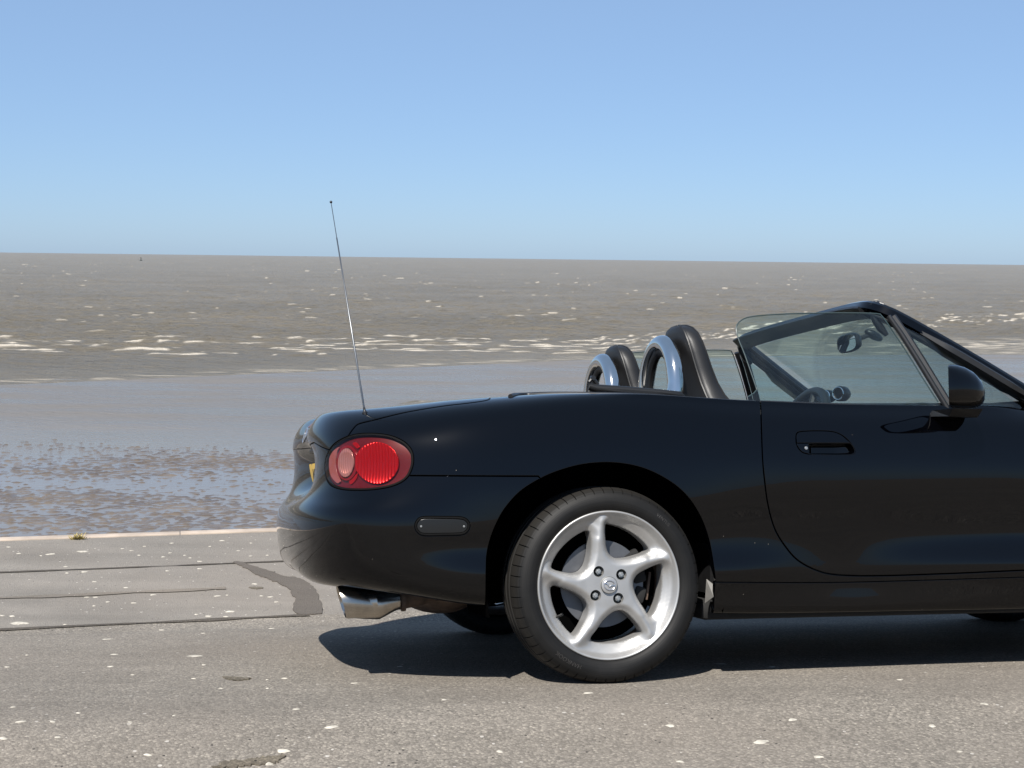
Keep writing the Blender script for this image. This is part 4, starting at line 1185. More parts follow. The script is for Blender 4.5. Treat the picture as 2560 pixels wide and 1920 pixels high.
# doors, quarter panels, sills
door_top = np.array([(door_uv[0][0], vI)])
u_df = u_of(X=1.415)
door_front = np.array(catmull([(u_of(X=1.47), vI), (u_of(X=1.468), K[12]), (u_of(X=1.455), K[9]), (u_of(X=1.435), K[6]), (u_df + .004, door_uv[-1][1] + .05), (u_df, door_uv[-1][1] - .0005)], .02))
dpoly = join(door_top, door_uv, door_front[::-1], uline((u_of(X=1.47), vI), door_top[0]))
door_near, door_far = pair("door", dpoly, [hand_uv], M['paint'], car, gap=.0022, hole_gap=.0)
sill_end = np.array([u_of(X=1.80), sill_uv[-1][1]])
F_ARCH = [(2.265 + .368 * math.cos(t), .292 + .368 * math.sin(t)) for t in np.linspace(math.pi + .25, -.30, 60)]
farch = sidepath(F_ARCH, .02)
sill_arch = sidepath([(2.265 - .368, .285), (2.265 - .372, .26)], .02)
i_ab = nearest(arch_uv, sill_uv[0])
quart = join(door_uv[::-1], door_top, uline(door_top[0], (u_of(X=-.21), vI + .01)), uline((u_of(X=-.21), vI + .01), (u_of(X=-.21), side_line[-1][1] + .02)), uline((u_of(X=-.21), side_line[-1][1] + .02), side_line[-1]),
             side_line[::-1], upper[::-1], seam_uv, arch_up[:i_ab - i_as + 1], sill_uv, [(u_df, sill_uv[-1][1]), (u_df, door_uv[-1][1])])
pair("quarter_panel", quart, [], M['paint'], car, gap=.0018)
sillp = join(sill_uv, uline(sill_uv[-1], (u_of(X=1.86), sill_uv[-1][1])), uline((u_of(X=1.86), sill_uv[-1][1]), (u_of(X=1.87), K[1] - .02)), uline((u_of(X=1.87), K[1] - .02), (sill_uv[0][0] + .005, K[1] - .02)), uline((sill_uv[0][0] + .004, K[1] - .02), sill_uv[0]))
pair("side_sill", sillp, [], M['paint'], car, gap=.0006, off=-.001)
# front end (beyond the right edge of the photograph)
vF = K[13] + .004
f_head = [(2.60 + .105 * math.cos(t), .585 + .06 * math.sin(t)) for t in np.linspace(0, 2 * math.pi, 40)[:-1]]
head_uv = np.array([q for q in (side_uv(*p) for p in f_head) if q is not None])
u_fb = u_of(X=2.60)
nose = np.array(catmull([(u_of(X=2.55), vF), (u_of(X=2.72), vF - .012), (u_of(X=2.90), vF - .03), (ULEN, vF - .035)], .02))
bon = join(uline((u_of(X=1.62), VLEN), (u_of(X=1.62), vF + .03)), uline((u_of(X=1.62), vF + .03), (u_of(X=1.72), vF)), uline((u_of(X=1.72), vF), nose[0]), nose, uline(nose[-1], (ULEN, VLEN)), uline((ULEN, VLEN), (u_of(X=1.62), VLEN)))
panel("bonnet", bon, [], M['paint'], car, mode='both', gap=.0018, free=lambda p: p[1] > VLEN - 1e-4, step=.03, bstep=.015)
i_f0 = nearest(farch, (u_of(X=2.265 + .33), K[5])); f_split = farch[-1]
fend = join(door_front, [(u_df, sill_uv[-1][1])], uline((u_df, sill_uv[-1][1]), (farch[0][0], sill_uv[-1][1])), farch, uline(farch[-1], (farch[-1][0] + .02, K[5])), uline((farch[-1][0] + .02, K[5]), (head_uv[:, 0].min() + .02, K[7])), uline((head_uv[:, 0].min() + .02, K[7]), nose[0]), uline(nose[0], (u_of(X=1.72), vF)), uline((u_of(X=1.72), vF), (u_of(X=1.62), vF + .03)), uline((u_of(X=1.62), vF + .03), (u_of(X=1.47), vI)))
pair("front_fender", fend, [], M['paint'], car, gap=.0018, step=.03, bstep=.015)
fb = join(uline((ULEN, VB), (ULEN, nose[-1][1])), nose[::-1], uline(nose[0], (head_uv[:, 0].min() + .02, K[7])), uline((head_uv[:, 0].min() + .02, K[7]), (farch[-1][0] + .02, K[5])), uline((farch[-1][0] + .02, K[5]), farch[-1]), uline(farch[-1], (farch[-1][0] + .01, VB)), uline((farch[-1][0] + .01, VB), (ULEN, VB)))
panel("front_bumper", fb, [], M['paint'], car, mode='both', gap=.0018, step=.03, bstep=.015)
hl1, hl2 = pair("headlight", head_uv, [], M['smoke'], car, gap=0, step=.03, off=.004, depth=.01)

# ---- tail lamps: gasket, deep red body, ribbed optics, clear cover
def shrink(c, d):
    t = np.roll(c, -2, 0) - np.roll(c, 2, 0); n = np.stack([t[:, 1], -t[:, 0]], -1); n /= np.linalg.norm(n, axis=1, keepdims=True) + 1e-12
    if ((n * (c - c.mean(0))).sum(1)).sum() < 0: n = -n
    return c - n * d
def ell(cx, cy, rx, ry, n=40, rot=0):
    return [(cx + rx * math.cos(t) * math.cos(rot) - ry * math.sin(t) * math.sin(rot), cy + rx * math.cos(t) * math.sin(rot) + ry * math.sin(t) * math.cos(rot)) for t in np.linspace(0, 2 * math.pi, n + 1)[:-1]]
lens_uv = shrink(lamp_uv, .0055)
big_uv = trace(c680(ell(1445, 868, 300, 288)), 4, closed=True)
rev_uv = trace(c680(ell(1022, 868, 108, 202, rot=.06)), 3, closed=True)
ring_uv = trace(c680(ell(1022, 868, 152, 246, rot=.06)), 3, closed=True)
strip_uv = trace(c680([(772, 800), (815, 715), (868, 665), (905, 650), (880, 720), (864, 810), (862, 900), (875, 990), (905, 1070), (925, 1120), (885, 1150), (825, 1100), (785, 1030), (768, 930)]), 4, closed=True)
amb_uv = trace(c680([(1090, 590), (1130, 570), (1165, 590), (1190, 640), (1160, 668), (1120, 640)]), 3, closed=True)
amb2_uv = trace(c680([(1040, 1110), (1090, 1075), (1130, 1030), (1160, 1010), (1150, 1070), (1110, 1130), (1060, 1165)]), 3, closed=True)
def ribs(amp, pitch, bowl=0.0, ctr=None, rad=1, edge=None):
    def f(V):
        h = amp * np.sin(V[:, 0] * 2 * math.pi / pitch)
        if edge is not None: h = h * sstep(seg_dist(edge, V), 0, .004)
        if bowl and ctr is not None:
            h = h + bowl * np.clip(np.linalg.norm((V - ctr) / rad, axis=1), 0, 1.1) ** 2
        return h
    return f
def lamp(mode):
    root = panel("tail_light", lens_uv, [], M['lampback'], car, mode=mode, off=-.010, gap=0, depth=.02, step=.008, bstep=.005)
    root["label"] = "rounded red tail light with a clear reversing lens"
    panel("gasket", shrink(lamp_uv, -.0005), [shrink(lamp_uv, .0075)], M['gasket'], root, mode=mode, off=.0005, gap=0, depth=.014, step=.006, bstep=.004, edge=.003)
    c = big_uv.mean(0); r_ = np.linalg.norm(big_uv - c, axis=1).mean()
    panel("red_reflector", big_uv, [], M['lampred'], root, mode=mode, off=-.0075, gap=0, depth=.004, step=.0019, bstep=.003, hfun=ribs(.0011, .0100, .007, c + np.array([.006, -.012]), r_, big_uv))
    panel("lamp_ring", ring_uv, [shrink(rev_uv, -.001)], M['lampring'], root, mode=mode, off=-.0030, gap=0, depth=.008, step=.004, bstep=.003)
    c2 = rev_uv.mean(0)
    panel("reversing_lens", rev_uv, [], M['lampclear'], root, mode=mode, off=-.0035, gap=0, depth=.004, step=.0014, bstep=.003, hfun=ribs(.0012, .0080, .004, c2, .03, rev_uv))
    panel("indicator_lens", strip_uv, [], M['lamppink'], root, mode=mode, off=-.0045, gap=0, depth=.004, step=.0014, bstep=.003, hfun=ribs(.0010, .0080, edge=strip_uv))
    panel("red_reflector", amb_uv, [], M['lampred'], root, mode=mode, off=-.006, gap=0, depth=.003, step=.004, bstep=.003)
    panel("red_reflector", amb2_uv, [], M['lampred'], root, mode=mode, off=-.006, gap=0, depth=.003, step=.004, bstep=.003)
    panel("cover", shrink(lamp_uv, .006), [], M['lampcover'], root, mode=mode, off=.002, gap=0, depth=.0, step=.010, bstep=.006, hfun=lambda V: .007 * np.clip(1 - (np.linalg.norm((V - lamp_uv.mean(0)) / np.array([.125, .08]), axis=1)) ** 2, 0, 1))
lamp('side'); lamp('far')

# ---- side markers
def uvpt(uv, off=0.0, far=False):
    p = S(uv)[0] + SNorm(uv)[0] * off
    if far: p = p * [1, -1, 1]
    return Vector(p)
def marker(mode):
    far = mode == 'far'
    root = panel("side_marker", shrink(mark_uv, .0055), [], M['smoke'], car, mode=mode, off=.0015, gap=0, depth=.012, step=.006, bstep=.004, edge=.002)
    root["label"] = "small smoked oblong side marker lamp"
    panel("gasket", shrink(mark_uv, -.001), [shrink(mark_uv, .0048)], M['gasket'], root, mode=mode, off=.0025, gap=0, depth=.012, step=.005, bstep=.004, edge=.002)
    for px in (1053, 1160):
        q = px_uv(px, 1316); p = uvpt(q, .0025, far); n = Vector(SNorm(q)[0]); n.y *= -1 if far else 1
        m = MB(); m.lathe([(0, .0018), (.0022, .0016), (.0032, .0006), (.0036, -.001)], n=14)
        o = m.build("screw", M['nut'], root); o.location = p; o.rotation_euler = n.to_track_quat('Y', 'Z').to_euler()
marker('side'); marker('far')

# ---- door handles
def handle(root, mode):
    far = mode == 'far'
    sp = 1127
    up_px = c1800([(556, 1085), (562, 1060), (592, 1047), (700, 1042), (813, 1047), (876, 1068), (926, 1107), (948, sp), (800, sp), (560, sp)])
    h_up = trace(up_px[:8], 4); h_up = join(h_up, trace([up_px[7], up_px[9]], 4), [h_up[0]])
    flap = panel("handle_flap", h_up, [], M['paint'], root, mode=mode, off=.0005, gap=.0, depth=.012, step=.006, bstep=.004)
    low = join(trace(c1800([(560, sp + 3), (950, sp + 3)]), 4), trace(c1800([(972, 1158), (982, 1190), (968, 1204), (920, 1211), (700, 1209), (628, 1202), (590, 1183), (561, 1140)]), 4))
    c = low.mean(0)
    def hol(V):
        d = seg_dist(resample(low, .004), V); x = (V[:, 0] - low[:, 0].min()) / np.ptp(low[:, 0])
        return -.042 * sstep(d, .0, .007) * sstep(x, .18, .36) * (1 - .45 * sstep(x, .72, 1.0))
    panel("handle_cup", low, [], M['paint'], root, mode=mode, off=-.001, gap=0, depth=.006, step=.0035, bstep=.003, hfun=hol)
    q = px_uv(*c1800([(627, 1165)])[0]); p = uvpt(q, -.001, far); n = Vector(SNorm(q)[0]); n.y *= -1 if far else 1
    m = MB(); m.lathe([(0, .003), (.0042, .003), (.0052, .002), (.0056, -.003)], n=18)
    o = m.build("lock", M['nut'], root); o.location = p; o.rotation_euler = n.to_track_quat('Y', 'Z').to_euler()
handle(door_near, 'side'); handle(door_far, 'far')

# ---- belt trim along the cockpit, both sides
def tube_uv(name, path_uv, r_, off, mat, parent, far=False, n=10):
    P = S(path_uv) + SNorm(path_uv) * off
    if far: P = P * [1, -1, 1]
    m = MB(); m.tube([tuple(p) for p in P], r_, n=n); return m.build(name, mat, parent)
for far, dr in ((False, door_near), (True, door_far)):
    tube_uv("weather_strip", uline((door_uv[0][0] + .006, vI - .010), (u_of(X=1.46), vI - .012), 60), .007, .002, M['satin'], dr, far)
    tube_uv("belt_trim", np.array(catmull([(u_of(X=-.27), vS + .055), (u_of(X=-.20), vI + .004), (u_of(X=-.08), vI - .002), (door_uv[0][0] - .005, vI - .004)], .02)), .008, .001, M['satin'], car, far)

# ---- wheel houses and underbody
def wheelhouse(X0, far):
    m = MB(); s = 1 if far else -1
    prof = [(.372, .800 * s), (.376, .78 * s), (.378, .52 * s), (.36, .49 * s), (.05, .48 * s)]
    v = []; f = []; n = 40
    for (r_, y) in prof:
        for k in range(n + 1):
            t = -.25 + (math.pi + .5) * k / n; v.append((X0 + r_ * math.cos(t), y, .292 + r_ * math.sin(t)))
    for i in range(len(prof) - 1):
        for k in range(n): f.append((i * (n + 1) + k, i * (n + 1) + k + 1, (i + 1) * (n + 1) + k + 1, (i + 1) * (n + 1) + k))
    mesh_obj("wheel_liner", v, f, M['liner'], car)
for X0 in (0, 2.265):
    for far in (False, True): wheelhouse(X0, far)
ub = MB(); ub.box((1.13, 0, .20), (1.62, 1.44, .06), bev=.02); ub.box((2.5, 0, .23), (.9, .90, .08), bev=.02); ub.box((-.02, 0, .30), (.85, .94, .10), bev=.03); ub.box((-.58, 0, .37), (.36, .92, .08), bev=.03)
ub.build("underbody", M['matte'], car)
# small torn stone-guard behind the wheel
p0 = at(1768, 1500, -.78)
mf = MB(); q = [at(1762, 1508, -.76), at(1766, 1448, -.775), at(1784, 1462, -.79), at(1790, 1472, -.80), at(1784, 1492, -.80)]
q2 = [p + np.array([.004, .006, 0]) for p in q]
mf.add(q + q2, [(0, 1, 2, 3, 4), (9, 8, 7, 6, 5)] + [(i, (i + 1) % 5, 5 + (i + 1) % 5, 5 + i) for i in range(5)])
mf.build("mud_flap", simple("grey_flap", (.13, .125, .115), .7, var=.2), car, smooth=False)
# ------------------------------------------------------------------ wheels
def c2n(l):
    """wheel-face outline in the photograph -> wheel plane, unit = rim radius"""
    return np.array([((x - 831) / 471.5, -(y - 888) / 496.5) for x, y in l])
WIN = c2n([(826, 500), (835, 488), (870, 492), (930, 508), (990, 536), (1045, 574), (1085, 612), (1108, 642), (1108, 662), (1085, 677), (1040, 692), (980, 708), (920, 712), (880, 702), (852, 680), (836, 645), (828, 595), (824, 545)])
RIM = .220
def rim_mesh():
    win = np.array(catmull(WIN, .02, closed=True)) * RIM
    win = win.mean(0) + (win - win.mean(0)) * 1.06
    holes = []
    for k in range(5):
        t = -k * 2 * math.pi / 5; c, s = math.cos(t), math.sin(t)
        holes.append(resample(win @ np.array([[c, s], [-s, c]]), .0045))
    nuts = []
    for k in range(4):
        t = R(37) + k * math.pi / 2
        nuts.append(np.array([.0500 * math.cos(t), .0500 * math.sin(t)]))
    nh = [np.array([n + .0165 * np.array([math.cos(a), math.sin(a)]) for a in np.linspace(0, 2 * math.pi, 25)[:-1]]) for n in nuts]
    outer = np.array([(.2085 * math.cos(a), .2085 * math.sin(a)) for a in np.linspace(0, 2 * math.pi, 181)[:-1]])
    V, F, loops = fill2d(outer, holes + nh, .0045, clear=.35)
    r_ = np.linalg.norm(V, axis=1)
    dw = np.full(len(V), 1e9)
    for h in holes: dw = np.minimum(dw, seg_dist(h, V))
    # height: forward (towards the viewer) positive
    ridge = np.interp(r_, [0, .045, .07, .10, .14, .17, .19, .2085], [.004, .004, .003, .004, .008, .009, .009, .006])
    ringb = np.interp(r_, [0, .14, .165, .18, .19, .200, .205, .2085], [.004, .004, -.003, -.009, -.010, -.006, .000, .006])
    ang = np.arctan2(V[:, 1], V[:, 0]); dth = np.abs((ang - R(95) + R(36)) % R(72) - R(36))
    wsp = np.exp(-((dth * r_) / .024) ** 2); wmix = np.maximum(wsp, 1 - sstep(r_, .13, .165))
    dish = ridge * wmix + ringb * (1 - wmix)
    crown = .016 * (1 - np.clip(1 - dw / .020, 0, 1) ** 1.6) - .016
    hgt = dish + crown
    # spokes run out over the rim as ridges
    dn = np.full(len(V), 1e9)
    for n in nuts: dn = np.minimum(dn, np.linalg.norm(V - n, axis=1))
    pts = [(x, -h, z) for (x, z), h in zip(V, hgt)]
    faces = [tuple(t) for t in F]
    for li, lp in enumerate(loops):
        if li == 0: continue
        n = len(lp); o = len(pts); dpt = .045 if li <= 5 else .016
        mid = np.mean([V[i] for i in lp], 0)
        for fr_, sc in ((.25, .995), (1.0, .975 if li <= 5 else .9)):
            for i in lp:
                q = mid + (V[i] - mid) * sc; pts.append((q[0], -hgt[i] + dpt * fr_, q[1]))
        prev = list(lp)
        for ri_ in range(2):
            cur = [o + ri_ * n + k for k in range(n)]
            for k in range(n): faces.append((prev[k], prev[(k + 1) % n], cur[(k + 1) % n], cur[k]))
            prev = cur
    # outer flange, lathed on to the disc
    n = 180; fl = [(.2085, -.006), (.2105, -.0085), (.213, -.0125), (.2155, -.0150), (.2185, -.0150), (.2205, -.012), (.2205, .004), (.215, .008)]
    o = len(pts)
    for (rr, y) in fl:
        for k in range(n):
            a = 2 * math.pi * k / n; pts.append((rr * math.cos(a), y, rr * math.sin(a)))
    prev = loops[0]
    for i in range(len(fl)):
        cur = [o + i * n + k for k in range(n)]
        if i > 0:
            for k in range(n): faces.append((prev[k], prev[(k + 1) % n], cur[(k + 1) % n], cur[k]))
        prev = cur
    return pts, faces, nuts
def emblem(r_):
    """oval with spread wings, as raised strokes"""
    m = MB()
    m.tube([(r_ * .80 * math.cos(t), 0, r_ * .64 * math.sin(t)) for t in np.linspace(0, 2 * math.pi, 33)[:-1]], r_ * .075, n=6, closed=True)
    for s in (-1, 1):
        m.tube([(0, -.0003, -r_ * .22), (s * r_ * .22, -.0003, r_ * .02), (s * r_ * .45, -.0003, r_ * .13), (s * r_ * .76, -.0003, r_ * .16)], [r_ * .07, r_ * .10, r_ * .10, r_ * .06], n=6)
    return m
def text_on_ring(txt, rad, ang, size, y, mat, name, parent, lift=.0006):
    cu = bpy.data.curves.new("t", 'FONT'); cu.body = txt; cu.size = size; cu.extrude = lift; cu.align_x = 'CENTER'; cu.resolution_u = 2
    to = bpy.data.objects.new("t", cu); COL.objects.link(to)
    dg = bpy.context.evaluated_depsgraph_get(); me = bpy.data.meshes.new_from_object(to.evaluated_get(dg))
    bpy.data.objects.remove(to); bpy.data.curves.remove(cu)
    for v in me.vertices:
        a = ang - v.co.x / rad; rr = rad + v.co.y
        v.co = Vector((rr * math.cos(a), y(rr) - v.co.z, rr * math.sin(a)))
    me.name = name; me.materials.append(mat)
    o = bpy.data.objects.new(name, me); COL.objects.link(o); o.parent = parent
    return o
TYRE_P = [(.2185, .060), (.2165, .010), (.2165, -.004), (.2215, -.0125), (.226, -.0165), (.232, -.0195), (.242, -.0225), (.252, -.0225), (.262, -.0200), (.271, -.0155), (.2785, -.0095), (.2838, -.0015), (.2872, .008), (.2895, .018)]
def tyre_y(rr):
    rs = [p[0] for p in TYRE_P[3:12]]; ys = [p[1] for p in TYRE_P[3:12]]; return float(np.interp(rr, rs, ys))
def tyre_mesh():
    """outer sidewall, siped shoulder, grooved tread, inner sidewall; flattened where it meets the road"""
    prof = list(TYRE_P)
    prof += [(.2915, .030), (.2920, .038), (.2855, .039), (.2855, .047), (.2925, .048), (.2930, .072), (.2860, .073), (.2860, .083), (.2932, .084), (.2930, .108), (.2860, .109), (.2860, .119), (.2925, .120), (.2915, .146), (.285, .165), (.275, .178), (.255, .186), (.235, .182), (.2185, .172)]
    NS = 58; angs = []
    for i in range(NS):
        a0 = 2 * math.pi * i / NS; w = .0032 / .285
        angs += [(a0, 0), (a0 + w * .3, 1), (a0 + w * .8, 1), (a0 + w * 1.1, 0)] + [(a0 + w * 1.1 + (2 * math.pi / NS - w * 1.1) * q, 0) for q in (.33, .67)]
    v = []; m = len(prof); n = len(angs)
    for j, (rr, y) in enumerate(prof):
        for (a, g) in angs:
            r2 = rr; yy = y
            if g and 10 <= j <= 14: r2 = rr - (.0045 if j > 10 else .0015); yy = y + (.003 if j <= 11 else 0)
            if g and 23 <= j <= 33 and j in (27, 28, 29, 30, 31): r2 = rr - .004
            x, z = r2 * math.cos(a), r2 * math.sin(a)
            zf = -.2885                                  # contact patch
            if z < zf:
                sq = zf - z; z = zf; 
            if z < -.24: yy -= .006 * math.exp(-((x / .07) ** 2)) * sstep(-z, .235, .275) * (1 if y < .08 else -1) * (1 - sstep(rr, .284, .289))
            v.append((x, yy, z))
    f = []
    for j in range(m - 1):
        for k in range(n): f.append((j * n + k, j * n + (k + 1) % n, (j + 1) * n + (k + 1) % n, (j + 1) * n + k))
    return v, f
def tyre_mat():
    m, nt, b = nmat("dusty_tyre")
    tc = N(nt, "ShaderNodeTexCoord"); sep = N(nt, "ShaderNodeSeparateXYZ"); L(nt, tc.outputs["Object"], sep.inputs[0])
    x2 = N(nt, "ShaderNodeMath", operation='MULTIPLY'); L(nt, sep.outputs["X"], x2.inputs[0]); L(nt, sep.outputs["X"], x2.inputs[1])
    z2 = N(nt, "ShaderNodeMath", operation='MULTIPLY_ADD'); L(nt, sep.outputs["Z"], z2.inputs[0]); L(nt, sep.outputs["Z"], z2.inputs[1]); L(nt, x2.outputs[0], z2.inputs[2])
    rr = N(nt, "ShaderNodeMath", operation='SQRT'); L(nt, z2.outputs[0], rr.inputs[0])
    # concentric moulded rings and scuffed dust
    nr = N(nt, "ShaderNodeTexNoise", noise_dimensions='1D'); nr.inputs["Scale"].default_value = 260; nr.inputs["Detail"].default_value = 3
    L(nt, rr.outputs[0], nr.inputs["W"])
    n2 = N(nt, "ShaderNodeTexNoise"); n2.inputs["Scale"].default_value = 24; n2.inputs["Detail"].default_value = 7; L(nt, tc.outputs["Object"], n2.inputs["Vector"])
    mu = N(nt, "ShaderNodeMath", operation='MULTIPLY'); L(nt, nr.outputs["Fac"], mu.inputs[0]); L(nt, n2.outputs["Fac"], mu.inputs[1])
    cr_ = N(nt, "ShaderNodeValToRGB")
    cr_.color_ramp.elements[0].position = .12; cr_.color_ramp.elements[0].color = (0.003, 0.003, 0.003, 1)
    cr_.color_ramp.elements[1].position = .42; cr_.color_ramp.elements[1].color = (0.0075, 0.007, 0.0065, 1)
    L(nt, mu.outputs[0], cr_.inputs[0])
    # tread face carries more road dust
    td = N(nt, "ShaderNodeMapRange"); td.inputs["From Min"].default_value = .276; td.inputs["From Max"].default_value = .287; L(nt, rr.outputs[0], td.inputs["Value"])
    mx = N(nt, "ShaderNodeMix", data_type='RGBA'); mx.inputs[7].default_value = (0.017, 0.0155, 0.0135, 1)
    tm = N(nt, "ShaderNodeMath", operation='MULTIPLY'); L(nt, td.outputs[0], tm.inputs[0]); tm.inputs[1].default_value = .7
    L(nt, tm.outputs[0], mx.inputs[0]); L(nt, cr_.outputs[0], mx.inputs[6]); L(nt, mx.outputs[2], b.inputs["Base Color"])
    b.inputs["Roughness"].default_value = .6; b.inputs["Specular IOR Level"].default_value = .25
    bp = N(nt, "ShaderNodeBump"); bp.inputs["Strength"].default_value = .25; bp.inputs["Distance"].default_value = .002
    L(nt, nr.outputs["Fac"], bp.inputs["Height"]); L(nt, bp.outputs[0], b.inputs["Normal"])
    return m
M['tyre'] = tyre_mat()
M['tyre_text'] = simple("tyre_lettering", (0.022, 0.020, 0.018), .6)

def make_wheel():
    pts, faces, nuts = rim_mesh()
    mb = MB(); mb.add(pts, faces)
    wheel = mb.build("wheel", M['alloy'], car, sharp=62)
    v, f = tyre_mesh(); mb = MB(); mb.add(v, f); mb.build("tyre", M['tyre'], wheel, sharp=35)
    b = MB(); b.lathe([(.2150, .006), (.206, .010), (.198, .030), (.186, .05), (.184, .11), (.200, .15), (.212, .165)], n=72)
    b.build("rim_barrel", M['alloy_dirty'], wheel)
    c = MB(); c.lathe([(0, -.0125), (.020, -.0122), (.0240, -.0108), (.0252, -.006), (.0254, .004)], n=40); cap = c.build("centre_cap", M['alloy'], wheel)
    e = emblem(.0215); o = e.build("emblem", M['badge'], cap); o.location = (0, -.0136, 0); o.rotation_euler = (0, R(12), 0)
    rg = MB(); rg.tube([(.0245 * math.cos(t), -.0100, .0245 * math.sin(t)) for t in np.linspace(0, 6.2832, 41)[:-1]], .0009, n=6, closed=True); rg.build("cap_rim", M['recess'], cap)
    for q in nuts:
        m = MB(); m.lathe([(.0164, .010), (.012, .012), (0, .012)], n=20); o = m.build("nut_recess", M['recess'], wheel); o.location = (q[0], .003, q[1])
        m = MB()
        m.lathe([(0, -.004), (.0045, -.004), (.0058, -.0025), (.0060, -.001)], n=18)
        hexv = [(.0088 * math.cos(a), -.001, .0088 * math.sin(a)) for a in np.linspace(0, 6.2832, 7)[:-1]]
        hexb = [(x, .012, z) for x, _, z in hexv]
        m.add(hexv + hexb, [tuple(range(6))] + [(i, (i + 1) % 6, 6 + (i + 1) % 6, 6 + i) for i in range(6)])
        o = m.build("wheel_nut", M['nut'], wheel, sharp=25); o.location = (q[0], .0005, q[1]); o.rotation_euler = (0, random.uniform(0, 1), 0)
    # valve
    t = R(-149); m = MB(); m.tube([(.186 * math.cos(t), .026, .186 * math.sin(t)), (.172 * math.cos(t), .012, .172 * math.sin(t)), (.163 * math.cos(t), .004, .163 * math.sin(t))], [.0035, .004, .0045], n=8); m.build("valve", M['rubber'], wheel)
    # balance weights stuck in the barrel
    for i in range(4):
        t = R(-73 + i * 4.4); m = MB(); m.box((0, 0, 0), (.012, .018, .004), bev=.001); o = m.build("balance_weight", M['nut'], wheel)
        o.location = (.1875 * math.cos(t), .034, .1875 * math.sin(t)); o.rotation_euler = (0, -t - math.pi / 2, 0)
    y = lambda rr: tyre_y(rr) - .0004
    text_on_ring("HANKOOK", .248, R(-121), .017, y, M['tyre_text'], "tyre_lettering", wheel)
    text_on_ring("VENTUS", .250, R(49), .014, y, M['tyre_text'], "tyre_lettering", wheel)
    return wheel
wheel0 = make_wheel()
WY = .795
wheel0.location = (0, -WY, .2885); wheel0.rotation_euler = (0, 0, 0)
wheel0["label"] = "silver five-spoke alloy rear wheel with a worn low-profile tyre"
def brake(X, far):
    s = -1 if not far else 1
    m = MB(); m.lathe([(.130, .062), (.130, .072), (.074, .072)], n=64); m.lathe([(.130, .062), (.074, .062)], n=64)
    d = m.build("brake_disc", M['disc'], car); d.location = (X, -WY if not far else WY, .2885); d.rotation_euler = (0, 0, math.pi if far else 0)
    h = MB(); h.lathe([(.074, .062), (.072, .040), (.060, .036), (.034, .036), (.032, .020), (0, .020)], n=40); h.build("disc_bell", M['hubm'], d)
    sh = MB(); sh.lathe([(.172, .100), (.172, .096), (.05, .092), (0, .092)], n=48); sh.build('dust_shield', M['liner'], d)
    c = MB()
    c.box((.098, .072, .075), (.050, .030, .040), rot=Quaternion((0, 1, 0), -.6).to_matrix(), bev=.006)
    c.box((.115, .080, .030), (.042, .05, .060), rot=Quaternion((0, 1, 0), -.25).to_matrix(), bev=.008)
    c.box((.118, .080, -.035), (.036, .05, .050), rot=Quaternion((0, 1, 0), .3).to_matrix(), bev=.008)
    c.build("caliper", M['matte'], d)
    p = MB(); p.box((.150, .085, -.01), (.008, .030, .085), rot=Quaternion((0, 1, 0), .15).to_matrix(), bev=.002); p.build("pad_backing", M['rust'], d)
brake(0, False)
for (X, far) in ((0, True), (2.265, False), (2.265, True)):
    w = copy_tree(wheel0, car); w.location = (X, WY if far else -WY, .2885); w.rotation_euler = (0, R(40), math.pi if far else 0)
    w["label"] = "silver five-spoke alloy wheel"
    brake(X, far)

# ------------------------------------------------------------------ exhaust
def exhaust():
    m = MB()
    Yt = -.545
    p0 = at(856, 1504, Yt); p1 = at(958, 1509, Yt + .01); p2 = at(1012, 1506, Yt + .03)
    # oval polished tip, cut off aslant
    def oval(c, ry, rz, tilt=0.0, n=28):
        return [Vector((c[0] + tilt * math.sin(a) * rz, c[1] + ry * math.cos(a), c[2] + rz * math.sin(a))) for a in np.linspace(0, 2 * math.pi, n + 1)[:-1]]
    rings = [(p0 + [.012, 0, -.002], .040, .041, .30), (p0, .046, .047, .30), (p0 + [-.004, 0, 0], .048, .0495, .30), (p0 + [.002, 0, 0], .050, .051, .30), (p0 + [.03, 0, 0], .050, .050, .2), (p0 * .45 + p1 * .55, .049, .049, 0), (p1 + [-.012, 0, 0], .047, .047, 0), (p1 + [.035, 0, .008], .034, .031, 0), (p1 + [.05, 0, .010], .029, .028, 0)]
    # inner wall first
    inner = [(p0 + [.10, 0, 0], .042, .042, .1)]
    rr = inner + rings
    v = []; f = []; n = 28
    for (c, ry, rz, tl) in rr: v += oval(c, ry, rz, -tl)
    for i in range(len(rr) - 1):
        for k in range(n): f.append((i * n + k, i * n + (k + 1) % n, (i + 1) * n + (k + 1) % n, (i + 1) * n + k))
    f.append(tuple(range(n)))
    m.add(v, f); root = m.build("exhaust", M['steel'], car, sharp=50)
    root["label"] = "polished oval exhaust tip stained brown below"
    t = MB(); a = p1 + [.045, 0, .010]
    t.tube([a, a + [.05, .01, .008], a + [.12, .05, .018], a + [.2, .16, .02]], [.030, .031, .029, .029], n=16)
    t.tube([a + [.008, 0, .001], a + [.02, 0, .002]], .036, n=16)
    t.build("tail_pipe", M['rust'], root)
    mf = MB(); c = (at(1100, 1500, -.05) + np.array([0, 0, .055]))
    mf.ellipsoid((-.40, -.10, .245), (.13, .40, .085), 28, 16)
    mf.build("muffler", M['rust'], root)
    hg = MB(); b_ = at(858, 1455, -.60)
    hg.tube([b_ + [-.03, 0, .015], b_, b_ + [.025, 0, -.002]], [.008, .012, .010], n=8); hg.build("rubber_hanger", M['rubber'], root)
exhaust()

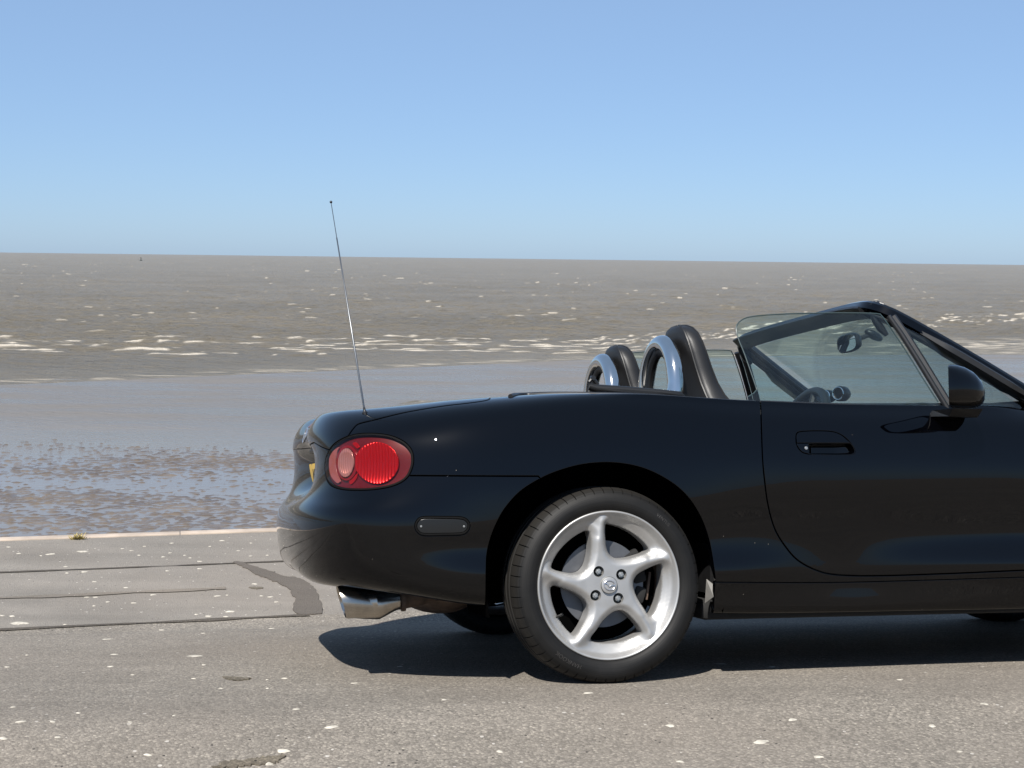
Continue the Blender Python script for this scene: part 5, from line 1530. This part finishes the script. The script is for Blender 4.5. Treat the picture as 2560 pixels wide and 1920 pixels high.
# ------------------------------------------------------------------ antenna
def antenna():
    b = at(912, 1031, -.575); tip = at(827.5, 505, -.575)
    m = MB(); m.lathe([(.009, -.01), (.009, 0), (.006, .003), (.0042, .006), (.0038, .012), (.003, .016), (0, .016)], n=16)
    root = m.build("antenna", M['satin'], car); root.location = b; root.rotation_euler = (R(90), 0, 0); root.rotation_euler = (Vector(tip - b)).to_track_quat('Y', 'Z').to_euler()
    inv = root.matrix_basis.inverted()
    d = tip - b; rs = [(0, .0030), (.13, .0030), (.131, .0028), (.38, .0028), (.381, .0023), (.60, .0023), (.601, .0020), (.83, .0020), (.831, .0012), (1.0, .0011)]
    t = MB(); t.tube([inv @ Vector(b + d * s) for s, _ in rs], [q for _, q in rs], n=10); t.build("mast", M['mast'], root)
    e = MB(); e.ellipsoid(inv @ Vector(tip), (.0042, .0042, .0042), 12, 8); e.build("tip", M['satin'], root)
antenna()

# ------------------------------------------------------------------ windscreen and side glass
PIL = [(1.655, -.715, .825), (1.56, -.705, .845 - .0), (1.464, -.688, .899), (1.30, -.655, 1.000), (1.15, -.615, 1.092), (1.06, -.585, 1.146), (1.025, -.555, 1.166), (1.022, -.50, 1.178), (1.045, -.36, 1.190), (1.065, -.18, 1.197), (1.072, 0, 1.199)]
PIL[1] = (1.56, -.702, .842)
def frame_path():
    half = catmull(PIL, .03); half = [np.array(p) for p in half]
    other = [p * [1, -1, 1] for p in half[:-1]][::-1]
    return half + other
fp = frame_path()
WN = np.array([.524, 0, .852])                     # windscreen plane normal
def wframe():
    m = MB(); frames = []
    for i, p in enumerate(fp):
        t = fp[min(i + 1, len(fp) - 1)] - fp[max(i - 1, 0)]; t = t / np.linalg.norm(t)
        n = WN - t * (WN @ t); n /= np.linalg.norm(n); frames.append((n, np.cross(t, n)))
    # B points: for the near pillar going up, t x n
    sect = [(.021, .010), (.0235, .0), (.021, -.024), (.010, -.034), (-.014, -.036), (-.022, -.026), (-.022, .014), (-.012, .022), (.008, .020)]
    m.sweep(fp, sect, frames=frames); root = m.build("windscreen_frame", M['paint'], car, sharp=30)
    # rubber seal round the outside of the frame and lip on the inside
    for (a, b, r_, nm) in ((-.004, .0235, .0075, "door_seal"), (-.020, .016, .006, "door_seal"), (-.025, -.018, .006, "trim_lip")):
        s = MB(); s.tube([fp[i] + frames[i][0] * a + frames[i][1] * b for i in range(2, len(fp) - 2)], r_, n=8); s.build(nm, M['satin'], root)
    # padded inner trim of both pillars
    for sl in (slice(3, int(len(fp) * .265)), slice(len(fp) - int(len(fp) * .265), len(fp) - 3)):
        fr_ = [(A * t_, B * t_) for (A, B), t_ in zip(frames[sl], (lambda n: [min(1, .25 + .75 * min(i, n - 1 - i) / 7) for i in range(n)])(len(frames[sl])))]; pt_ = MB(); pt_.sweep(fp[sl], [(-.010, -.030), (-.006, -.050), (-.014, -.064), (-.030, -.060), (-.038, -.030), (-.034, .006), (-.020, .010)], frames=fr_); pt_.build("pillar_trim", M['black'], root)
    # dark inner trim on the header
    i0 = int(len(fp) * .30); i1 = len(fp) - i0
    h = MB(); h.sweep(fp[i0:i1], [(-.022, .016), (-.030, .010), (-.034, -.03), (-.028, -.052), (-.020, -.052)], frames=frames[i0:i1]); h.build("header_trim", M['black'], root)
    # latch hooks and gathered seal at the top corners
    for s_ in (-1, 1):
        q = np.array([1.02, s_ * .545, 1.165])
        c = MB(); 
        c.tube([q + [.0, 0, .028], q + [-.012, s_ * .010, .018], q + [-.016, s_ * .018, -.004], q + [-.008, s_ * .020, -.030], q + [.012, s_ * .020, -.058], q + [.034, s_ * .016, -.078]], [.010, .013, .012, .013, .014, .008], n=10)
        c.tube([q + [.012, 0, .030], q + [.002, s_ * .016, .016], q + [.016, s_ * .024, -.012], q + [.05, s_ * .026, -.050]], [.008, .011, .010, .006], n=8)
        c.tube([q + [-.01, -s_ * .02, .02], q + [.01, -s_ * .005, .034], q + [.03, s_ * .01, .022]], .007, n=8)
        c.build("corner_seal", M['satin'], root)
        k = MB(); k.box(q + [-.022, -s_ * .045, .004], (.010, .022, .020), bev=.003); k.box(q + [-.026, -s_ * .075, .002], (.008, .010, .014), bev=.002); k.build("roof_latch", M['satin'], root)
    return root
wf = wframe()
def wglass():
    n, m = 24, 12; v = []; f = []
    top = fp[int(len(fp) * .27):len(fp) - int(len(fp) * .27)]
    for j in range(m + 1):
        s = j / m
        for i in range(n + 1):
            y = -1 + 2 * i / n
            tp = np.array([1.04 + .045 * (1 - y * y) + .03, y * .53, 1.160 + .022 * (1 - y * y)])
            bt = np.array([1.56 + .16 * (1 - y * y), y * .69, .845 + .012 * (1 - y * y)])
            p = tp * (1 - s) + bt * s + WN * (.022 * math.sin(math.pi * s)); v.append(p)
    k = len(v); v = v + [p - WN * .005 for p in v]
    for j in range(m):
        for i in range(n):
            a = j * (n + 1) + i; f.append((a, a + 1, a + n + 2, a + n + 1)); f.append((k + a, k + a + n + 1, k + a + n + 2, k + a + 1))
    ring = [i for i in range(n + 1)] + [j * (n + 1) + n for j in range(1, m + 1)] + [m * (n + 1) + i for i in range(n - 1, -1, -1)] + [j * (n + 1) for j in range(m - 1, 0, -1)]
    for i in range(len(ring)): a, b = ring[i], ring[(i + 1) % len(ring)]; f.append((a, k + a, k + b, b))
    mb = MB(); mb.add(v, f); return mb.build("windscreen", M['wglass'], car, sharp=50)
wglass()
def gy(z): return -.748 + (z - .83) * .36
def glass_pt(px, py):
    Y = -.72
    for _ in range(6): p = at(px, py, Y); Y = gy(p[2])
    return at(px, py, Y)
GL = c1800([(303, 842), (270, 740), (240, 650), (180, 480), (140, 380), (122, 320), (122, 280), (140, 248), (200, 214), (350, 195), (600, 184), (900, 181), (1135, 186), (1180, 205), (1250, 300), (1370, 480), (1500, 690), (1612, 862), (1640, 905)])
QL = c1800([(1292, 262), (1380, 300), (1500, 365), (1700, 490), (1900, 640), (2100, 800), (2190, 880), (1900, 900), (1672, 900), (1640, 860), (1500, 640), (1390, 440), (1310, 310)])
def sheet(name, px_pts, mat, parent, far, th=.004, bevel=True):
    c = catmull(px_pts, 10, closed=True); P = [glass_pt(*p) for p in c]
    pl = np.array([(p[0], p[2]) for p in P]); pl = resample(pl, .012)
    V, F, lp = fill2d(pl, [], .05)
    s = 1 if not far else -1
    a = [(x, gy(z) * s, z) for x, z in V]; b = [(x, (gy(z) + th) * s, z) for x, z in V]
    n = len(a); f = [tuple(t) for t in F] + [tuple(int(i) + n for i in t[::-1]) for t in F]
    l = lp[0]; f += [(l[i], l[(i + 1) % len(l)], n + l[(i + 1) % len(l)], n + l[i]) for i in range(len(l))]
    mb = MB(); mb.add(a + b, f); o = mb.build(name, mat, parent, sharp=30)
    return o, P
M['glassedge'] = simple("glass_edge", (0.03, 0.045, 0.045), .2, spec=.6)
for far, dr in ((False, door_near), (True, door_far)):
    s = -1 if far else 1
    g, P = sheet("door_window", GL, M['glass'], dr, far)
    # polished edge of the pane
    e = MB(); ed = [(p[0], (p[1] + .002) * s, p[2]) for p in P]; i1 = int(len(ed) * .66)
    e.tube(ed[2:i1], .0021, n=6); e.build("glass_edge", M['glassedge'], g)
    sheet("quarter_light", QL, M['glass'], dr, far)
    b = MB(); bp_ = [glass_pt(*q) for q in c1800([(1212, 205), (1300, 330), (1420, 520), (1530, 700), (1640, 880)])]
    b.tube([(p[0] + .006, (p[1] - .002) * s, p[2]) for p in bp_], .0085, n=8, squash=1.3); b.build("quarter_light_bar", M['satin'], dr)
    b = MB(); b.tube([(p[0] + .028, (p[1] + .012) * s, p[2]) for p in bp_], .014, n=8); b.build("quarter_light_frame", M['satin'], dr)

# ------------------------------------------------------------------ door mirrors
def door_mirror(far):
    s = -1 if far else 1
    # loft from the flat rear face forward to a rounded nose; (X, half-width Y, zc, half-height Z, power)
    secs = [(1.068, .080, .888, .061, 3.2), (1.064, .089, .888, .0685, 3.2), (1.072, .093, .888, .0715, 3.0), (1.092, .094, .887, .072, 2.8), (1.118, .091, .884, .0695, 2.6), (1.145, .083, .878, .063, 2.4), (1.168, .068, .869, .053, 2.3), (1.184, .045, .860, .036, 2.2), (1.191, .018, .854, .015, 2.0)]
    n = 36; v = []; f = []
    for (X, hy, zc, hz, pw) in secs:
        sk = .62 * max(0, 1 - (X - 1.064) / .13)
        for k in range(n):
            a = 2 * math.pi * k / n; cx, sx = math.cos(a), math.sin(a)
            y = hy * abs(cx) ** (2 / pw) * (1 if cx > 0 else -1); z = hz * abs(sx) ** (2 / pw) * (1 if sx > 0 else -1)
            v.append((1.125 + .93 * (X - 1.125 + .014 * (1 - (X - 1.064) / .15) + sk * y), (-.895 + y * .93) * s, .888 + .93 * (zc + z - .888) + .003))
    for i in range(len(secs) - 1):
        for k in range(n): f.append((i * n + k, i * n + (k + 1) % n, (i + 1) * n + (k + 1) % n, (i + 1) * n + k))
    f.append(tuple((len(secs) - 1) * n + k for k in range(n)))
    m = MB(); m.add(v, f); root = m.build("door_mirror", M['paint'], car, sharp=50)
    g = MB(); g.add(v[:n], [tuple(range(n))]); g.build("mirror_glass", M['mirror'], root, smooth=False)
    ft = MB(); ft.add([(x, y * s, z) for x, y, z in [(1.09, -.90, .822), (1.195, -.90, .822), (1.195, -.78, .822), (1.09, -.78, .822), (1.10, -.86, .800), (1.20, -.86, .797), (1.205, -.765, .800), (1.08, -.765, .803)]], [(0, 1, 2, 3), (4, 5, 6, 7), (0, 1, 5, 4), (1, 2, 6, 5), (2, 3, 7, 6), (3, 0, 4, 7)])
    ft.build("mirror_foot", M['black'], root, smooth=False)
door_mirror(False); door_mirror(True)

# ------------------------------------------------------------------ cockpit
def tub():
    m = MB()
    # floor, rear bulkhead, sides
    m.box((1.12, 0, .25), (1.45, 1.40, .03)); m.box((.38, 0, .48), (.04, 1.40, .46)); m.box((-.02, 0, .50), (.04, .94, .50)); m.box((.10, 0, .745), (.60, 1.30, .05), bev=.02)
    for s in (-1, 1): m.box((1.12, s * .715, .54), (1.44, .03, .54))
    m.box((.95, 0, .40), (1.1, .22, .30), bev=.03)
    m.build("cockpit_tub", M['black'], car)
tub()
def seat(yc):
    rows = [(.30, .22, .10, .60), (.45, .235, .115, .555), (.58, .245, .115, .520), (.70, .250, .11, .490), (.78, .240, .085, .490), (.84, .205, .064, .476), (.88, .172, .052, .462), (.92, .150, .046, .450), (.97, .138, .043, .436), (1.02, .130, .041, .423), (1.06, .120, .039, .413), (1.09, .102, .036, .406), (1.11, .074, .030, .401), (1.120, .040, .020, .399), (1.123, .01, .008, .399)]
    n = 40; v = []; f = []
    for (z, w, t, x) in rows:
        for k in range(n):
            a = 2 * math.pi * k / n; c, s = math.cos(a), math.sin(a); pw = 3.2
            v.append((x + t * abs(c) ** (2 / pw) * (1 if c > 0 else -1), yc + w * abs(s) ** (2 / pw) * (1 if s > 0 else -1), z))
    for i in range(len(rows) - 1):
        for k in range(n): f.append((i * n + k, i * n + (k + 1) % n, (i + 1) * n + (k + 1) % n, (i + 1) * n + k))
    m = MB(); m.add(v, f); root = m.build("seat", M['leather'], car, sharp=80)
    root["label"] = "black leather seat with a tall rounded headrest"
    # piped seams along both edges of the side boxing
    for c_ in (.62, -.62):
        for sg in (-1, 1):
            p = []
            for (z, w, t, x) in rows[4:]: p.append((x + t * c_, yc + sg * w * (1 - abs(c_) ** 3.2) ** (1 / 3.2), z))
            tb = MB(); tb.tube(p, .0042, n=6); tb.build("piping", M['leather'], root)
    b = MB(); b.box((.72, yc, .42), (.46, .46, .16), bev=.05); b.build("cushion", M['leather'], root)
    h = MB(); h.box((.47, yc, .80), (.02, .30, .16), bev=.008); h.build("seat_insert", M['leather_dark'], root)
seat(-.345); seat(.345)
def hoop(yc):
    w, top = .148, 1.062
    path = [(.30, yc - w, .70), (.312, yc - w, .84)]
    for t in np.linspace(math.pi, 0, 25): path.append((.333 + .004 * math.sin(t), yc + w * math.cos(t), .895 + (top - .895) * math.sin(t) ** .92 if math.sin(t) > 0 else .895))
    path += [(.312, yc + w, .84), (.30, yc + w, .70)]
    m = MB(); m.tube(path, .0285, n=24, ref=(1, 0, 0)); root = m.build("roll_hoop", M['chrome'], car)
    root["label"] = "polished chrome roll hoop behind the seat"
    # dark rubber channel let into the inside of the hoop
    inn = [(p[0], yc + (p[1] - yc) * .815, p[2] - .022 * max(0, (p[2] - .89) / .17)) for p in path]
    r_ = MB(); r_.tube(inn, .015, n=10, squash=1.5, ref=(1, 0, 0)); r_.build("hoop_liner", M['rubber'], root)
hoop(-.335); hoop(.335)
def soft_top():
    m = MB()
    # the folded cloth lies in its well, hardly above the body
    for i, (x, z, hx, hz) in enumerate([(.02, .815, .11, .030), (.14, .822, .09, .026), (-.09, .822, .08, .024)]):
        m.tube([(x, -.60, z - .02), (x - .01, -.45, z), (x - .015, 0, z + .005), (x - .01, .45, z), (x, .60, z - .02)], [hz * .7, hz, hz, hz, hz * .7], n=14, squash=hx / hz / 1.4, ref=(0, 0, 1))
    root = m.build("folded_roof", M['leather'], car)
    for s in (-1, 1):
        r_ = MB()
        q = [at(1474, 966, -.60), at(1490, 972, -.605), at(1560, 977, -.61), at(1640, 983, -.62), at(1700, 988, -.63), at(1712, 994, -.63)]
        q = [(p[0], p[1] * -s, p[2]) for p in q]
        r_.tube(q, [.012, .0145, .0150, .0140, .012, .006], n=10, squash=1.2); r_.build("roof_rail", M['rubber'], root)
        l = MB(); a = at(1482, 945, -.60); b_ = at(1495, 962, -.60); c = at(1472, 955, -.60)
        for (p, e) in ((a, b_), (a, c)):
            l.tube([(p[0], p[1] * (1 if s < 0 else -1), p[2]), (e[0], e[1] * (1 if s < 0 else -1), e[2])], .006, n=8)
        l.tube([(a[0], a[1] * (1 if s < 0 else -1) - .008, a[2]), (a[0], a[1] * (1 if s < 0 else -1) + .008, a[2])], .008, n=10)
        l.build("roof_hinge", M['black'], root)
soft_top()
def dash():
    m = MB()
    prof = [(1.18, .66), (1.16, .76), (1.19, .822), (1.27, .848), (1.45, .862), (1.66, .858), (1.66, .60)]
    ys = np.linspace(-.70, .70, 29); v = []; f = []
    for y in ys:
        hump = .026 * math.exp(-((y + .36) / .17) ** 2) ; hump2 = .012 * math.exp(-((y - .36) / .25) ** 2)
        for (x, z) in prof: v.append((x, y, z + (hump + hump2) * (1 if .75 < z < .85 else .2)))
    n = len(prof)
    for i in range(len(ys) - 1):
        for k in range(n - 1): f.append((i * n + k, i * n + k + 1, (i + 1) * n + k + 1, (i + 1) * n + k))
    m.add(v, f); root = m.build("dashboard", M['black'], car, sharp=60)
    # two round eyeball vents / pods on the dash top
    for (px, py, Y, r_) in ((2098, 984, -.03, .029), (2066, 990, .08, .024)):
        c = at(px, py, Y); k = MB(); k.lathe([(r_ * .62, .006), (r_ * .70, -.004), (r_ * .9, -.008), (r_, 0), (r_ * .96, .03), (r_ * .6, .05), (0, .055)], n=28)
        o = k.build("gauge_pod", M['satin'], root); o.location = c; o.rotation_euler = (0, 0, R(-62))
        g = MB(); g.tube([(r_ * .8 * math.cos(t), -.007, r_ * .8 * math.sin(t)) for t in np.linspace(0, 6.2832, 29)[:-1]], .003, n=6, closed=True); g2 = g.build("chrome_ring", M['chrome'], root); g2.location = c; g2.rotation_euler = (0, 0, R(-62))
    return root
dash()
def steering():
    tp = at(2037, 980, -.36); c = tp - .182 * np.array([.42, 0, .90]); ax = Vector((-.90, 0, .42)).normalized()
    m = MB(); q = ax.to_track_quat('Z', 'X')
    m.tube([Vector(c) + q @ Vector((.182 * math.cos(t), .182 * math.sin(t), 0)) for t in np.linspace(0, 6.2832, 49)[:-1]], .016, n=12, closed=True)
    for t in (0, 2.1, 4.2): m.tube([Vector(c) + q @ Vector((.04 * math.cos(t), .04 * math.sin(t), -.02)), Vector(c) + q @ Vector((.18 * math.cos(t), .18 * math.sin(t), 0))], .012, n=8)
    m.ellipsoid(Vector(c) - ax * .02, (.07, .07, .05), 16, 10)
    m.build("steering_wheel", M['leather'], car)
steering()
def inner_mirror():
    c = at(2118, 858, -.02)
    ax = Vector((-.99, .10, -.10)).normalized(); q = ax.to_track_quat('Z', 'Y')
    n = 32; v = []; f = []
    for (d, hw, hh) in ((.004, .092, .030), (.0, .098, .035), (-.010, .098, .035), (-.025, .080, .028), (-.036, .05, .016)):
        for k in range(n):
            a = 2 * math.pi * k / n; cx, sx = math.cos(a), math.sin(a)
            v.append(Vector(c) + q @ Vector((hw * abs(cx) ** .6 * (1 if cx > 0 else -1), hh * abs(sx) ** .6 * (1 if sx > 0 else -1), d)))
    for i in range(4):
        for k in range(n): f.append((i * n + k, i * n + (k + 1) % n, (i + 1) * n + (k + 1) % n, (i + 1) * n + k))
    f.append(tuple(4 * n + k for k in range(n)))
    m = MB(); m.add(v, f); root = m.build("rear_view_mirror", M['black'], car, sharp=50)
    g = MB(); g.add(v[:n], [tuple(range(n))]); g.build("mirror_glass", M['mirror'], root, smooth=False)
    e = at(2172, 838, -.02); s = MB(); s.tube([Vector(c) - ax * .03, Vector(c) * .4 + Vector(e) * .6, e], [.010, .009, .008], n=10)
    s.build("mirror_stem", M['black'], root)
    p = MB(); p.ellipsoid(Vector(e) + Vector((.02, 0, .0)), (.040, .022, .016), 16, 10, rot=Quaternion((0, 1, 0), .45).to_matrix()); p.build("mirror_base", M['black'], root)
inner_mirror()

# ------------------------------------------------------------------ tail details: number plate, badge, high brake light
def tail():
    zc = .615; X = float(S(np.array([[0, vz(0, zc, K[9])]]))[0][0])
    m = MB(); m.box((0, 0, 0), (.006, .52, .112), bev=.002)
    pl = m.build("number_plate", M['plate'], car); pl.location = (X - .021, 0, zc - .012); pl.rotation_euler = (0, R(-6), 0)
    pl["label"] = "yellow rear number plate seen almost edge-on"
    cu = bpy.data.curves.new("t", 'FONT'); cu.body = "MRJN"; cu.size = .098; cu.extrude = .0006; cu.align_x = 'CENTER'; cu.align_y = 'CENTER'
    to = bpy.data.objects.new("t", cu); COL.objects.link(to)
    me = bpy.data.meshes.new_from_object(to.evaluated_get(bpy.context.evaluated_depsgraph_get())); bpy.data.objects.remove(to)
    for v in me.vertices: v.co = Vector((-.0038 - v.co.z, -v.co.x * .85, v.co.y))
    me.materials.append(M['black']); o = bpy.data.objects.new("plate_lettering", me); COL.objects.link(o); o.parent = pl; o.location = (0, -.06, 0)
    # oval wing badge and brake light on the lid
    vb = vz(0, .752, K[9]); p = S(np.array([[0, vb]]))[0]; n = Vector(SNorm(np.array([[0, vb]]))[0])
    e = emblem(.040); b = e.build("boot_badge", M['badge'], boot_lid); b.location = Vector(p) + n * .004; b.rotation_euler = n.to_track_quat('-Y', 'Z').to_euler()
    vb = vz(0, .788, K[9]); p = S(np.array([[0, vb]]))[0]; n = Vector(SNorm(np.array([[0, vb]]))[0])
    l = MB(); l.box((0, 0, 0), (.24, .010, .026), bev=.004); q = l.build("high_brake_light", M['lampring'], boot_lid); q.location = Vector(p) + n * .001; q.rotation_euler = n.to_track_quat('-Y', 'Z').to_euler()
    # lip under the boot lid with handle and plate lamps
    h = MB(); h.tube([(X - .01, -.30, .700), (X - .022, -.28, .704), (X - .024, .28, .704), (X - .01, .30, .700)], .012, n=10); h.build("plate_light_bar", M['satin'], car)
    # towing-eye cover
tail()
